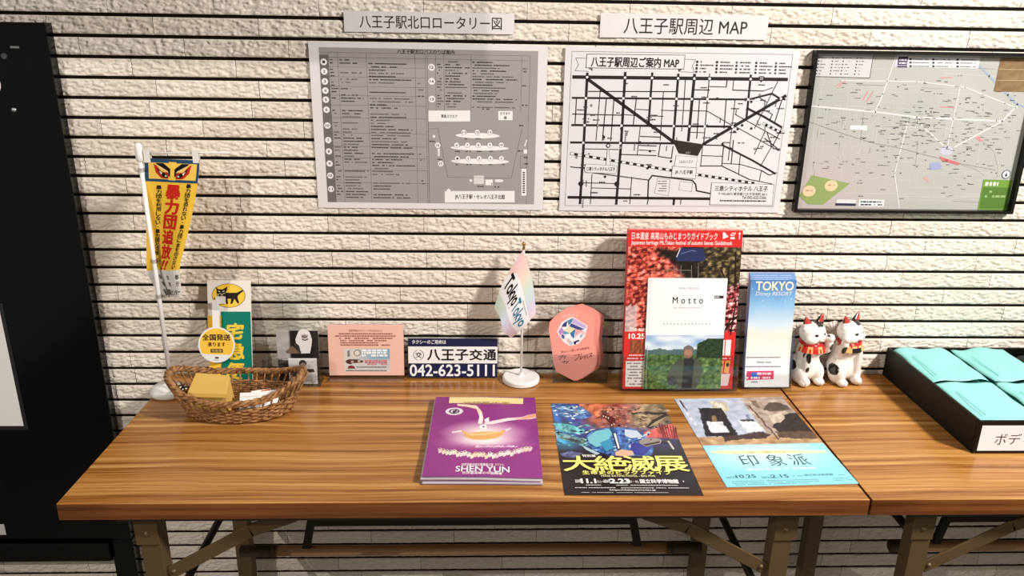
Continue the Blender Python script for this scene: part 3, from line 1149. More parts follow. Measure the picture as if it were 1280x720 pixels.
for x in (668, 790, 920):
    for y in (143, 161, 180):
        u, v = pu(x, y)
        s.rect(u - .0022, v - .0016, u + .0022, v + .0016, (40, 38, 60), 6)
        s.dashes(u + .004, u + .034, v, .0017, (104, 104, 116), 6, .9)


def fields(a, b):
    return lerp((150, 126, 92), (112, 84, 56), .5 + .6 * nz(a * 7, b * 6, 4))


s.grid(pu(1098, 222)[0] + .012, pu(1098, 312)[1], mw / 2, pu(1098, 130)[1], 14, 10, fields, 5)
for k in (.3, .62):
    s.line([(pu(1110, 200)[0] + .012, pu(0, 130)[1] + (pu(0, 312)[1] - pu(0, 130)[1]) * k), (mw / 2, pu(0, 130)[1] + (pu(0, 312)[1] - pu(0, 130)[1]) * k)], .0008, (186, 168, 130), 6)
s.poly([pm(*a) for a in ((1055, 400), (1212, 404), (1180, 562), (1022, 560))], (112, 150, 62), 5)
s.poly([pm(*a) for a in ((1052, 440), (1202, 444), (1180, 556), (1030, 554))], (84, 120, 48), 6)
s.dashes(pm(1064, 424)[0], pm(1134, 424)[0], pm(1100, 424)[1], .007, (232, 240, 222), 7, .95, .5, .9)
s.dashes(pm(1064, 465)[0], pm(1100, 465)[0], pm(1080, 465)[1], .004, (150, 180, 116), 7)
s.dashes(pm(1060, 490)[0], pm(1178, 490)[0], pm(1100, 490)[1], .004, (150, 180, 116), 7)
s.disc(*pm(1177, 373), .0085, (60, 58, 96), 5)
s.disc(*pm(1177, 373), .0070, (224, 224, 228), 6)
u, v = pm(1177, 374)
s.poly([(u - .003, v - .0035), (u + .003, v - .0035), (u, v + .0045)], (40, 38, 70), 7)
s.poly([pm(*a) for a in ((390, 508), (524, 510), (520, 546), (386, 544))], (232, 232, 232), 5)
s.dashes(pm(398, 520)[0], pm(512, 520)[0], pm(400, 520)[1], .003, (50, 60, 80), 6)
s.dashes(pm(398, 535)[0], pm(512, 535)[0], pm(400, 535)[1], .003, (50, 60, 80), 6)
s.poly([pm(*a) for a in ((266, 528), (374, 530), (372, 542), (264, 540))], (44, 48, 70), 5)
s.poly([pm(*a) for a in ((272, 508), (374, 510), (374, 529), (268, 527))], (214, 214, 216), 5)
s.poly([pu(*a) for a in ((345, 497), (436, 500), (434, 523), (343, 518))], (232, 232, 232), 5)
s.build('map_sheet', PAPER, fr, (0, -0.004, 0))

# ------------------------------------------------------------------ yellow banner on its little stand
nb = thing('mini_banner', 'small yellow banner with fierce painted eyes on a white pole behind the basket', 'banner', (0.034, 0.352, TOP))
bm = bmesh.new()
add_lathe(bm, [(0, 0.0), (0.030, 0.0), (0.034, 0.004), (0.033, 0.011), (0.026, 0.018), (0.014, 0.0225), (0.006, 0.024), (0.0055, 0.034), (0, 0.034)], seg=36, sy=0.85)
obj('base', bm, WHITE, nb, (-0.006, 0.0, 0.0004), smooth=True)
bm = bmesh.new()
add_tube(bm, [(0, 0, 0.022), (0, 0, 0.450)], 0.0038, 14)
obj('pole', bm, WHITE, nb, smooth=True)
bm = bmesh.new()
add_lathe(bm, [(0, 0.470), (0.004, 0.469), (0.0062, 0.465), (0.0058, 0.458), (0.0064, 0.454), (0.0064, 0.440), (0.0045, 0.438), (0, 0.438)], seg=18)
obj('cap', bm, WHITE, nb, smooth=True)
bm = bmesh.new()
add_tube(bm, [(0, 0, 0.452), (0.075, 0.001, 0.454), (0.150, 0.004, 0.4545)], 0.0014, 8)
obj('cross_rod', bm, WHITE, nb, smooth=True)
for z in (0.424, 0.262, 0.196):
    bm = bmesh.new()
    add_lathe(bm, [(0.0039, -0.003), (0.0062, -0.003), (0.0062, 0.003), (0.0039, 0.003)], (0, 0, z), 14)
    add_box(bm, 0.0055, 0.012, -0.001, 0.001, z - 0.002, z + 0.002)
    obj('clip', bm, clear_mat('milky plastic', (226, 226, 222), .2), nb, smooth=False)
bw, bh = 0.092, 0.240
YEL = (240, 196, 66)
s = Sheet(bw, bh, YEL, 0.0003, cx=bw / 2, cy=-bh / 2)
b = lambda a, t: (bw * a, -bh * t)


def br(a0, t0, a1, t1, c, L=1):
    s.poly([b(a0, t0), b(a1, t0), b(a1, t1), b(a0, t1)], c, L)


BLU = (38, 74, 104)
br(0, 0, 1, .165, BLU)
br(.07, .028, .955, .145, (242, 200, 92), 2)
# painted eyes
for m in (lambda a: a, lambda a: 1.02 - a):
    P = lambda pts, c, L: s.poly([b(m(x), y) for x, y in pts], c, L)
    P([(.16, .035), (.20, .10), (.30, .138), (.44, .142), (.46, .10), (.30, .09), (.22, .05)], (190, 44, 30), 3)
    P([(.20, .03), (.34, .03), (.47, .07), (.47, .135), (.43, .105), (.33, .075), (.24, .045)], (24, 20, 22), 4)
    P([(.22, .04), (.42, .085), (.44, .10), (.30, .075)], (240, 206, 140), 5)
    P([(.22, .06), (.26, .10), (.36, .135), (.43, .13), (.41, .112), (.31, .095)], (24, 20, 22), 5)
    P([(.26, .085), (.30, .112), (.38, .127), (.42, .122), (.34, .105)], (240, 236, 226), 6)
    s.disc(*b(m(.345), .113), .0034, (24, 20, 22), 7)
br(.44, .02, .58, .15, (244, 204, 88), 3)
br(0, .80, 1, 1, (222, 220, 218), 1)
RED = (206, 42, 30)
for i, ch in enumerate('暴力団追放'):
    t = .185 + i * .108
    c0, c1 = .405 - i * .002, .69 - i * .002
    s.text(ch, bw * c0, -bh * (t + .098), bw * c1, -bh * t, RED, 3, 0.045)
s.text('!!', bw * .41, -bh * .795, bw * .64, -bh * .728, RED, 3, 0.03, shear=0.3)
s.vtext('暴力団を利用しない・暴力団と交際しない', bw * .26, -bh * .19, -bh * .79, .0095, (26, 22, 22), 3, 0.025)
s.vtext('暴力団を恐れない・暴力団に金を出さない', bw * .84, -bh * .17, -bh * .79, .0085, (26, 22, 22), 3, 0.025)
for a, t, ch in ((.92, .835, '都'), (.62, .835, '京'), (.32, .835, '東'), (.92, .885, '庁'), (.62, .885, '視'), (.32, .885, '警')):
    s.text(ch, bw * a - .0050, -bh * (t + .034), bw * a + .0042, -bh * t, (40, 38, 38), 3, 0.01)
s.text('暴追都民センター', bw * .18, -bh * .985, bw * .96, -bh * .94, (30, 28, 28), 3, 0.02)


def bendb(u, v, n):
    a, t = u / bw, -v / bh
    xl = .0085 - .0340 * min(1, t / .82) ** 1.1 + (.0190 * ((t - .82) / .18) if t > .82 else 0)
    xr = .1006 - .052 * min(1, t / .78) ** 1.3
    x = xl + (xr - xl) * a
    y = .001 + .034 * t * (0.62 - a) * 1.0 + .010 * t * math.sin(a * 5.0 + .5) - .004 * (1 - t)
    z = .4415 - .238 * t - .024 * (1 - a) * t * t + .003 * (1 - a) * (1 - t)
    return (x, y - n, z)


ban = s.build('banner', CLOTH, nb, bend=bendb, du=12, dv=16, smooth=False)
for x in (0.0135, 0.0945):
    bm = bmesh.new()
    add_box(bm, x - .005, x + .005, -.0035, -.0028, .437, .4575)
    add_box(bm, x - .005, x + .005, .0028, .0035, .437, .4575)
    add_box(bm, x - .005, x + .005, -.0028, .0028, .4570, .4576)
    obj('loop', bm, mat('white tape', (228, 226, 222), 0.6), nb)

# ------------------------------------------------------------------ courier sign
cs_ = thing('courier_sign', 'upright white, yellow and green board with a black cat emblem behind the basket', 'sign', (0.1312, 0.392, TOP + .0012), (-0.235, 0, 0))
CW, CH = 0.0815, 0.202
GRN = (0, 122, 104)
CY = (250, 200, 62)
s = Sheet(CW, CH, (238, 234, 228), 0.003, cy=CH / 2)
pc = plan([(257.8, 353), (312.6, 353), (314.5, 475), (261.5, 475)], CW, CH)
px = lambda x, y: (lambda q: (q[0], q[1] + CH / 2))(pc(x, y))
c7 = lambda x, y: px(245 + x / 9, 345 + y / 9)
c8 = lambda x, y: px(240 + x / 9, 400 + y / 9)
s.poly([px(275, 390), px(312.6, 390), px(314.5, 475), px(275, 475)], GRN, 1)
s.poly([px(258.4, 395), px(276, 395), px(276, 475), px(261.5, 475)], CY, 1)
u, v = c7(360, 235)
s.disc(u, v, .0318, (30, 24, 18), 1, .0232, 40)
s.disc(u, v, .0309, (250, 206, 70), 2, .0223, 40)
s.poly([c7(*p) for p in ((215, 138), (242, 166), (290, 170), (347, 138), (340, 180), (328, 204), (455, 203), (522, 170), (531, 182), (468, 232),
                         (462, 252), (481, 312), (463, 320), (428, 268), (402, 322), (378, 322), (386, 296), (388, 270), (346, 268), (356, 322),
                         (334, 326), (326, 300), (304, 298), (286, 326), (270, 318), (288, 290), (262, 308), (243, 302), (256, 274), (240, 246), (222, 214), (226, 186))],
       (22, 18, 16), 3)
for e in (((240, 182), (268, 190), (262, 196), (246, 192)), ((288, 190), (318, 180), (312, 192), (294, 196))):
    s.poly([c7(*p) for p in e], (240, 232, 214), 4)
s.line([c7(*p) for p in ((222, 212), (240, 224), (262, 210), (290, 222), (322, 206))], .0008, (240, 220, 150), 4)
s.line([c7(*p) for p in ((232, 240), (262, 248), (300, 236))], .0007, (240, 220, 150), 4)
for e in ((246, 230), (278, 230)):
    s.disc(*c7(*e), .0008, (240, 232, 214), 4)
s.poly([c7(*p) for p in ((288, 262), (298, 262), (296, 280), (290, 280))], (240, 232, 214), 4)
GOLD = (252, 208, 64)
for ch, y0, y1 in (('宅', 404, 422), ('急', 426.5, 445.5), ('便', 450, 469)):
    a, c = px(281.5, y1), px(303.5, y0)
    s.text(ch, a[0], a[1], c[0], c[1], GOLD, 3, 0.035, shear=0.18)
s.build('board', GLOSS, cs_)
# hang tag
TR_ = 0.0345
out = [(TR_ * math.sin(a), TR_ * -math.cos(a)) for a in [math.radians(d) for d in range(12, 169, 6)]]
out = [(TR_ * math.cos(math.radians(d)), TR_ * math.sin(math.radians(d))) for d in range(102, 102 + 337, 8)]
out = [p for p in out if not (abs(p[0]) < .0066 and p[1] > 0)]
st = [(.0066, TR_ * .98), (.0066, .086), (-.0066, .086), (-.0066, TR_ * .98)]
s = Sheet(.07, .07, (236, 236, 236), 0.0006, outline=out + st)
yo = [(.0315 * math.cos(math.radians(d)), .0315 * math.sin(math.radians(d))) for d in range(-38, 219, 6)]
s.poly(yo, (250, 200, 72), 1)
K = (34, 20, 18)
s.text('全国発送', -.0262, .0085, .0262, .0205, K, 3, 0.03)
s.text('承ります', -.0165, -.0035, .0165, .0048, K, 3, 0.025)
s.rect(-.0115, -.0150, .0115, -.0078, (70, 52, 30), 2)
s.text('宅急便', -.0095, -.0138, .0095, -.0088, (250, 214, 120), 3)
s.rect(-.0035, -.0265, .0035, -.0235, K, 2)
s.dashes(-.005, .006, -.0292, .0012, (120, 120, 120), 2)
o = s.build('hang_tag', GLOSS, cs_, (-.0225, -.0105, .0795), (0.0, 0, 0))
o['label'] = 'round white and yellow hang tag'
s = Sheet(.019, .014, (226, 224, 222), .0005)
s.build('tape', GLOSS, cs_, (-.0152, -.0035, .1645))

# ------------------------------------------------------------------ wicker basket
WICK = mat('brown wicker', (140, 96, 56), 0.55, spec=0.3)
nt, n, l, bb = nodes(WICK)
tc = n.new('ShaderNodeTexCoord')
tx = n.new('ShaderNodeTexNoise')
tx.inputs['Scale'].default_value = 130
l.new(tc.outputs['Object'], tx.inputs[0])
rp = n.new('ShaderNodeValToRGB')
rp.color_ramp.elements[0].position, rp.color_ramp.elements[0].color = .3, lin((98, 60, 30))
rp.color_ramp.elements[1].position, rp.color_ramp.elements[1].color = .72, lin((186, 138, 90))
l.new(tx.outputs['Fac'], rp.inputs[0])
l.new(rp.outputs[0], bb.inputs['Base Color'])
bk = thing('wicker_basket', 'oval brown wicker basket with a braided rim on the left table', 'basket', (0.180, 0.285, TOP))
NS = 44


def oval(th, h):
    k = h / 0.055
    return (.088 + .027 * k) * math.cos(th), (.050 + .019 * k) * math.sin(th)


def lift(th):
    return abs(math.cos(th)) ** 3


bm = bmesh.new()
add_lathe(bm, [(0, .002), (.060, .002), (.0885, .0025), (.0895, .005), (.086, .007), (0, .0065)], seg=44, sy=.57)
obj('base', bm, WICK, bk, smooth=True)
bm = bmesh.new()
for r_ in range(8):
    z = .006 + r_ * .0037
    pts = []
    for i in range(176):
        th = 2 * math.pi * i / 176
        zz = z * (1 + .42 * lift(th))
        x, y = oval(th, zz)
        d = 1 + .0016 * math.cos(NS / 2 * th + r_ * math.pi) / .075
        pts.append((x * d, y * d, zz))
    add_tube(bm, pts, .0020, 6, closed=True)
obj('woven_wall', bm, WICK, bk, smooth=True)
bm = bmesh.new()
for i in range(NS):
    th = 2 * math.pi * i / NS
    zt = .047 + .028 * lift(th)
    pts = [(*oval(th, h), h) for h in (.004, .02, .036, zt)]
    add_tube(bm, pts, .0015, 6)
o = obj('upright_stakes', bm, WICK, bk, smooth=True)
bm = bmesh.new()
for kk in range(3):
    pts = []
    for i in range(200):
        th = 2 * math.pi * i / 200
        zz = .0485 + .0300 * lift(th)
        x, y = oval(th, .055 + .004 * lift(th))
        ph = th * 17 + kk * 2 * math.pi / 3
        rr = .0034
        d = Vector((x, y, 0)).normalized()
        pts.append((x + d.x * rr * math.cos(ph), y + d.y * rr * math.cos(ph), zz + rr * math.sin(ph)))
    add_tube(bm, pts, .0031, 7, closed=True)
obj('braided_rim', bm, WICK, bk, smooth=True)

KRAFT = mat('kraft card', (212, 174, 92), 0.6, spec=0.25)
kb = thing('kraft_box', 'folded tan kraft card box standing inside the wicker basket', 'box', (0.139, 0.272, TOP + .0085), (0, 0, -0.11))
bm = bmesh.new()
P = [(-.033, -.018, 0), (.033, -.018, 0), (.033, .018, 0), (-.033, .018, 0),
     (-.035, -.022, .043), (.035, -.020, .044), (.030, .010, .066), (-.030, .008, .069)]
v = [bm.verts.new(p) for p in P]
for f in ((0, 3, 2, 1), (4, 5, 6, 7), (0, 1, 5, 4), (1, 2, 6, 5), (2, 3, 7, 6), (3, 0, 4, 7)):
    bm.faces.new([v[i] for i in f])
obj('carton', bm, KRAFT, kb, bevel=.0012)
bm = bmesh.new()
for p in ((-.036, -.0235, .0425), (.036, -.0215, .0435), (.036, -.0225, .0385), (-.036, -.0245, .0375)):
    bm.verts.new(p)
bm.faces.new(bm.verts[:])
ex = bmesh.ops.extrude_face_region(bm, geom=bm.faces[:])
bmesh.ops.translate(bm, vec=(0, -.0012, 0), verts=[e for e in ex['geom'] if isinstance(e, bmesh.types.BMVert)])
obj('flap', bm, KRAFT, kb)
s = Sheet(.0002, .0002, (92, 70, 36), .0002)
s.ring(0, 0, .0072, .0008, (92, 70, 36), 1)
s.text('K', -.0026, -.0034, .0026, .0034, (92, 70, 36), 1)
s.build('stamp', PAPER, kb, (.004, -.0232, .0260), (.09, 0, 0))
for i, (x, y, rx, rz, c, lb) in enumerate(((.208, .244, -.62, .10, (236, 234, 230), 'white paper packet in the basket, nearest the tan kraft box'),
                                           (.2440, .2525, -.60, .30, (238, 236, 234), 'white paper packet in the basket, nearest its right end'),
                                           (.2250, .276, -1.1, .35, (240, 238, 232), 'white packet with an orange print lying at the back of the basket packets'))):
    s = Sheet(.034, .044, c, .0022, cy=.022)
    if i == 2:
        s.rect(.000, .018, .016, .043, (226, 112, 66), 1)
    else:
        s.rect(-.016, .036, .016, .0375, (206, 204, 200), 1)
    o = s.build('paper_packet', PAPER, None, (x, y, TOP + .0095), (rx, 0, rz))
    tag(o, lb, 'packet', 'packets in the basket')

# ------------------------------------------------------------------ clear card holder with player cards


def panel(parent, nm, *a):
    return obj(nm, box(*a), CLEAR, parent, bevel=.0005, seg=1)


def holder(label, x0, x1, y0, y1, hb, hf, lean=0.0, sides=True, foot=0.0):
    """pocket of clear acrylic: back, front lip, base and two sides"""
    cx = (x0 + x1) / 2
    w = x1 - x0
    t = thing('acrylic_holder', label, 'holder', (cx, y0, TOP + .0006), (-lean, 0, 0))
    d = y1 - y0
    panel(t, 'back_panel', -w / 2, w / 2, d, d + .002, 0.0022, hb)
    panel(t, 'front_panel', -w / 2, w / 2, -.002, 0, 0.0022, hf)
    panel(t, 'base', -w / 2, w / 2, -.002, d + .002, 0.0002, .002)
    if sides:
        panel(t, 'side_panel', -w / 2, -w / 2 + .002, 0.0002, d - .0002, .0022, hf * 1.0)
        panel(t, 'side_panel', w / 2 - .002, w / 2, 0.0002, d - .0002, .0022, hf * 1.0)
    return t


holder('small clear acrylic card holder with player photo cards beside the basket', .1960, .3035, .386, .420, .182, .056)
CWD, CHT = .080, .102


def field(a, b):
    g = 60 + 40 * nz(a * 6, b * 6, 8)
    if b < .55:
        if a < .33:
            g = 176 + 24 * nz(a * 4, b * 9, 1)
        elif a > .86:
            g = 42
        else:
            g = 28
    return (g, g * .97, g * .98)


s = Sheet(CWD, CHT, (228, 226, 226), .0006, cy=CHT / 2)
s.grid(-CWD / 2, 0, CWD / 2, CHT, 18, 22, field, 1)
f2 = lambda x, y: ((x - 90) / 345 * CWD - CWD / 2, CHT - (y - 228) / 405 * CHT)      # sketch of the card front
s.poly([f2(*p) for p in ((245, 300), (262, 258), (300, 238), (340, 238), (372, 258), (382, 300), (376, 345), (360, 410), (285, 412), (275, 350), (250, 330))], (226, 224, 226), 2)
s.disc(*f2(318, 258), .0120, (232, 230, 232), 3, .0105)
s.disc(*f2(322, 277), .0062, (132, 116, 110), 4, .0034)
s.poly([f2(*p) for p in ((292, 262), (322, 252), (354, 262), (362, 268), (330, 272), (296, 270))], (190, 188, 192), 4)
s.poly([f2(*p) for p in ((236, 326), (262, 352), (290, 404), (270, 410), (240, 372))], (92, 84, 82), 3)
s.poly([f2(*p) for p in ((298, 290), (325, 300), (352, 288), (350, 300), (325, 310), (300, 302))], (70, 66, 72), 4)
s.poly([f2(*p) for p in ((236, 335), (268, 350), (285, 400), (270, 405), (240, 375))], (96, 90, 88), 3)
s.poly([f2(*p) for p in ((160, 395), (215, 350), (245, 375), (275, 412), (165, 412))], (120, 98, 84), 2)
s.dashes(-.036, .03, .043, .0022, (200, 200, 200), 5)
o = s.build('photo_card', GLOSS, None, (.2590, .4070, TOP + .0030), (-.08, 0, 0))
tag(o, 'taller rear photo card of a ballplayer in white behind another card', 'card', 'player photo cards')
s = Sheet(.054, .052, (232, 230, 232), .0006, cy=.026)
f3 = lambda x, y: ((x - 200) / 230 * .054 - .027, .052 - (y - 440) / 200 * .052)
s.disc(*f3(316, 478), .0072, (60, 50, 48), 2, .0068)
s.disc(*f3(318, 490), .0050, (170, 150, 140), 3, .0040)
s.poly([f3(*p) for p in ((220, 560), (300, 525), (400, 522), (410, 545), (340, 552), (330, 590), (290, 598), (285, 565), (240, 585))], (58, 54, 58), 2)
s.poly([f3(*p) for p in ((205, 525), (240, 540), (245, 580), (215, 588))], (84, 82, 86), 2)
s.rect(-.022, .0035, .024, .0045, (150, 150, 150), 2)
s.dashes(-.02, .022, .0070, .0012, (150, 150, 150), 2)
s.dashes(-.006, .022, .045, .0012, (170, 170, 172), 2)
o = s.build('photo_card', GLOSS, None, (.2700, .3920, TOP + .0030), (-.08, 0, 0))
tag(o, 'smaller white front photo card of a player lunging in the clear holder', 'card', 'player photo cards')

# ------------------------------------------------------------------ pink notice on a clear stand
ns = thing('notice_stand', 'pink printed notice on a clear acrylic stand beside the blue taxi sign', 'notice', (0.3868, 0.4265, TOP + .0005), (-0.10, 0, 0))
panel(ns, 'back_panel', -.0745, .0745, 0, .002, .0022, .109)
panel(ns, 'foot', -.0745, .0745, -.026, .0021, .0003, .0021)
s = Sheet(.1475, .1045, (236, 190, 172), .0003, cy=.0545)
s.text('深夜早朝のタクシーでのお出かけに', -.033, .0915, .033, .0970, (150, 50, 48), 2)
for i, (a, b_) in enumerate(((-.052, .052), (-.060, .058), (-.052, .052), (-.050, .040), (-.050, .024), (-.050, .048))):
    s.dashes(a, b_, .0880 - i * .0046, .0026, (146, 92, 84), 2, .95)


def cardart(a, b):
    c = lerp((214, 210, 206), (132, 168, 196), max(0, min(1, 1.6 * a - .2)) * (1 if b < .5 else .3))
    return lerp(c, (210, 206, 208), max(0, min(1, (b - .5) * 2)))


s.grid(-.0445, .010, .0460, .0575, 18, 12, cardart, 2)
f4 = lambda x, y: ((x - 640) / 380 * .0905 - .0445, .0575 - (y - 352) / 205 * .0475)
s.disc(*f4(745, 395), .0092, (222, 216, 206), 3, .0098)
s.ring(*f4(752, 390), .0072, .002, (130, 134, 130), 4)
s.poly([f4(*p) for p in ((672, 375), (690, 362), (692, 420), (672, 425))], (112, 126, 120), 3)
s.poly([f4(*p) for p in ((655, 460), (680, 445), (760, 447), (802, 460), (795, 475), (720, 480), (690, 492), (660, 478))], (86, 44, 44), 4)
s.disc(*f4(710, 468), .0030, (196, 170, 160), 5, .0024)
s.disc(*f4(765, 462), .0030, (196, 170, 160), 5, .0024)
s.poly([f4(*p) for p in ((668, 530), (676, 508), (700, 500), (724, 508), (735, 530))], (120, 44, 50), 4)
for y, c, h in ((366, (240, 244, 248), .0042), (388, (240, 244, 248), .0042), (412, (240, 244, 248), .0042), (458, (206, 120, 130), .0034), (474, (190, 110, 130), .0034), (490, (206, 130, 130), .0034)):
    u, v = f4(790 if y < 430 else 812, y)
    s.dashes(u, f4(1000, y)[0], v, h, c, 4, .96)
for y, x in ((516, 745), (547, 655)):
    u, v = f4(x, y)
    s.dashes(u, f4(990, y)[0], v, .0022, (90, 84, 86), 4, .96)
s.build('notice', PAPER, ns, (0, -.0006, .0022))

# ------------------------------------------------------------------ taxi sign
tx_ = thing('taxi_sign', 'navy and white taxi sign with a phone number standing against the wall', 'sign', (0.5572, 0.4225, TOP + .0004), (-0.11, 0, 0))
o = obj('backing', box(-.0905, .0905, .0004, .0050, 0, .0845), clear_mat('thick clear acrylic', (232, 236, 236), .12), tx_, bevel=.0008)
NAVY = (22, 32, 72)
s = Sheet(.1755, .0805, (238, 238, 240), .0003, cy=.0422)
y0, y1 = .0020, .0825
s.rect(-.08775, .0658, .08775, y1, NAVY, 1)
s.rect(-.08775, y0, .08775, .0312, NAVY, 1)
s.text('タクシーのご用命は', -.080, .0710, -.0135, .0795, (240, 240, 244), 3, 0.015)
s.ring(-.0675, .0485, .0105, .0010, (26, 24, 28), 2)
s.rect(-.0695, .057, -.0655, .0605, (238, 238, 240), 3)
s.rect(-.0695, .0365, -.0655, .040, (238, 238, 240), 3)
s.text('交', -.0735, .0430, -.0615, .0540, (26, 24, 28), 4, 0.015)
for i, ch in enumerate('八王子交通'):
    a = -.0500 + i * .0277
    s.text(ch, a, .0380, a + .0245, .0598, (22, 20, 22), 4, 0.026)
s.text('042-623-5111', -.0850, .0050, .0825, .0285, (242, 244, 248), 4, 0.018)
s.build('face', GLOSS, tx_)

# ------------------------------------------------------------------ little desk flag
df = thing('desk_flag', 'small pastel flag with diagonal lettering on a white pole with round base', 'flag', (0.692, 0.4125, TOP))
bm = bmesh.new()
add_lathe(bm, [(0, .0004), (.0355, .0004), (.0368, .002), (.0368, .0085), (.0345, .0112), (.008, .0118), (.0045, .0128), (.0045, .018), (0, .018)], seg=44)
obj('base', bm, WHITE, df, smooth=False, bevel=.0006)
bm = bmesh.new()
add_tube(bm, [(0, 0, .012), (0, 0, .272)], .0022, 12)
obj('pole', bm, WHITE, df, smooth=True)
bm = bmesh.new()
add_lathe(bm, [(0, .2850), (.002, .2846), (.0036, .2820), (.0034, .2790), (.0018, .2765), (.0026, .2750), (.0026, .2700), (0, .2700)], seg=16)
obj('finial', bm, BRASS, df, smooth=True)
FW, FH = .105, .070
s = Sheet(FW, FH, (240, 238, 240), .0003)
PAST = [(0, (240, 206, 212)), (.25, (244, 214, 196)), (.5, (204, 224, 210)), (.72, (200, 212, 228)), (.88, (220, 206, 228)), (1, (238, 210, 216))]
s.grid(-FW / 2, .0185, FW / 2, FH / 2, 16, 2, lambda a, b: pick(PAST, a), 1)
s.grid(-FW / 2, -FH / 2, FW / 2, -.0165, 16, 2, lambda a, b: pick(PAST, .45 + .55 * a if a > .2 else .5 - a * .2), 1)
s.poly([(-FW / 2, .0185), (-FW / 2 + .016, .0185), (-FW / 2, .004)], (240, 204, 200), 1)
s.text('Tokyo', -.045, -.0120, -.0020, .0130, (22, 20, 24), 3, 0.03, shear=0.3)
s.text('Tokyo', .0000, -.0135, .0465, .0120, (30, 120, 150), 3, 0.02)
s.disc(-.0095, -.0115, .0013, (214, 60, 60), 3)
s.dashes(.010, .040, .0150, .0015, (150, 150, 156), 2, .9)
QT = {'tl': (-.0015, .270), 'tr': (.0250, .146), 'br': (-.021, .090), 'bl': (-.0545, .1545)}


def bendf(u, v, n):
    a, t = u / FW + .5, .5 - v / FH
    x = (1 - t) * ((1 - a) * QT['tl'][0] + a * QT['tr'][0]) + t * ((1 - a) * QT['bl'][0] + a * QT['br'][0])
    z = (1 - t) * ((1 - a) * QT['tl'][1] + a * QT['tr'][1]) + t * ((1 - a) * QT['bl'][1] + a * QT['br'][1])
    bow = math.sin(math.pi * a)
    x += .006 * bow * (1 - 2 * t) * (1 if t < .5 else .3)
    x -= .007 * math.sin(math.pi * t) * (1 - a) - .004 * math.sin(2 * math.pi * a) * t
    y = -.0045 - .010 * t * math.sin(math.pi * (a * 1.3)) - .006 * a * (1 - t) - .010 * math.sin(math.pi * t) * (a - .2)
    return (x, y - n, z)


o = s.build('flag', CLOTH, df, bend=bendf, du=14, dv=10, smooth=False)

# ------------------------------------------------------------------ pink leaflets in a clear holder
holder('clear acrylic holder with pink octagonal leaflets beside the desk flag', .7545, .8625, .402, .424, .172, .060, lean=0.02)
OCT = [(230, 30), (345, 72), (425, 115), (440, 165), (436, 330), (468, 480), (468, 540), (440, 598), (302, 688), (265, 688), (100, 605), (72, 530), (60, 440), (20, 225), (25, 165), (75, 112), (165, 45)]
kx, ky = .0002130, .000233
f5 = lambda x, y: ((x - 250) * kx, (690 - y) * ky)
PK = (236, 152, 140)
pts = [f5(*p) for p in OCT]
for k in range(4, -1, -1):
    s = Sheet(.1, .16, PK if k else (240, 158, 146), .0010, outline=pts, back=(226, 146, 134))
    if k == 0:
        s.text('はちおうじ', *f5(135, 122), *f5(280, 88), (250, 226, 222), 3, rot=.22)
        F = lambda P_, c, L: s.poly([f5(*p) for p in P_], c, L)
        F([(95, 248), (130, 170), (190, 132), (235, 118), (372, 195), (358, 262), (352, 290), (300, 350), (262, 368), (215, 372), (165, 345), (120, 290)], (246, 240, 244), 2)
        F([(106, 246), (134, 206), (160, 240), (150, 275), (126, 282)], (190, 140, 200), 3)
        F([(134, 206), (150, 176), (186, 150), (180, 204)], (52, 62, 120), 3)
        F([(186, 150), (236, 126), (228, 160), (200, 196)], (70, 130, 170), 3)
        F([(236, 126), (366, 198), (350, 222), (222, 168)], (196, 178, 220), 3)
        F([(222, 172), (346, 226), (300, 236), (205, 200)], (60, 74, 140), 3)
        F([(160, 240), (200, 200), (262, 220), (214, 262)], (226, 222, 180), 4)
        F([(214, 262), (262, 220), (252, 310), (230, 290)], (40, 120, 168), 4)
        F([(262, 224), (340, 238), (290, 270), (262, 300)], (226, 170, 176), 4)
        F([(160, 240), (214, 262), (180, 270), (150, 275)], (88, 160, 200), 4)
        for x, y, c in ((152, 290, (70, 90, 150)), (178, 308, (236, 236, 240)), (204, 326, (226, 190, 180)), (228, 348, (170, 200, 216))):
            s.disc(*f5(x, y), .0040, (246, 240, 244), 5, .0062, 14, .4)
            s.disc(*f5(x, y), .0029, c, 6, .0049, 14, .4)
        for x, y, c in ((318, 285, (150, 186, 214)), (338, 258, (236, 190, 190))):
            s.disc(*f5(x, y), .0036, (246, 240, 244), 5, .0048, 14, -.5)
            s.disc(*f5(x, y), .0026, c, 6, .0038, 14, -.5)
        F([(250, 335), (300, 318), (304, 332), (278, 340), (270, 362), (256, 360)], (34, 40, 92), 6)
        s.text('安心して楽しめる飲食店', *f5(138, 442), *f5(400, 378), (120, 52, 50), 3, rot=.17, fit=False)
        HW = [((118, 470), (160, 460), (140, 482), (130, 496)), ((168, 466), (176, 472)), ((168, 490), (185, 462)), ((148, 520), (182, 510), (168, 528)), ((190, 512), (196, 518)), ((186, 534), (216, 506)),
              ((262, 460), (310, 448), (296, 480), (270, 505)), ((326, 440), (330, 446)), ((322, 462), (318, 496), (345, 470)), ((352, 468), (372, 452)), ((362, 462), (360, 492)), ((380, 450), (384, 486)), ((392, 446), (425, 436), (412, 458), (400, 474)), ((414, 462), (430, 470))]
        for g in HW:
            s.line([f5(*p) for p in g], .0011, (70, 26, 28), 3)
    o = s.build('octagon_leaflet', PAPER, None, (.7925 + k * .0022 + (.004 if k > 1 else 0), .4035 + k * .0030, TOP + .0042 + k * .0004), (-.035, .012 * k, 0))
    tag(o, 'front pink octagonal leaflet with a jewelled fist emblem in the clear holder' if k == 0 else
        'one of the pink octagonal leaflets behind the front one in the clear holder', 'leaflet', 'pink leaflets in the holder')

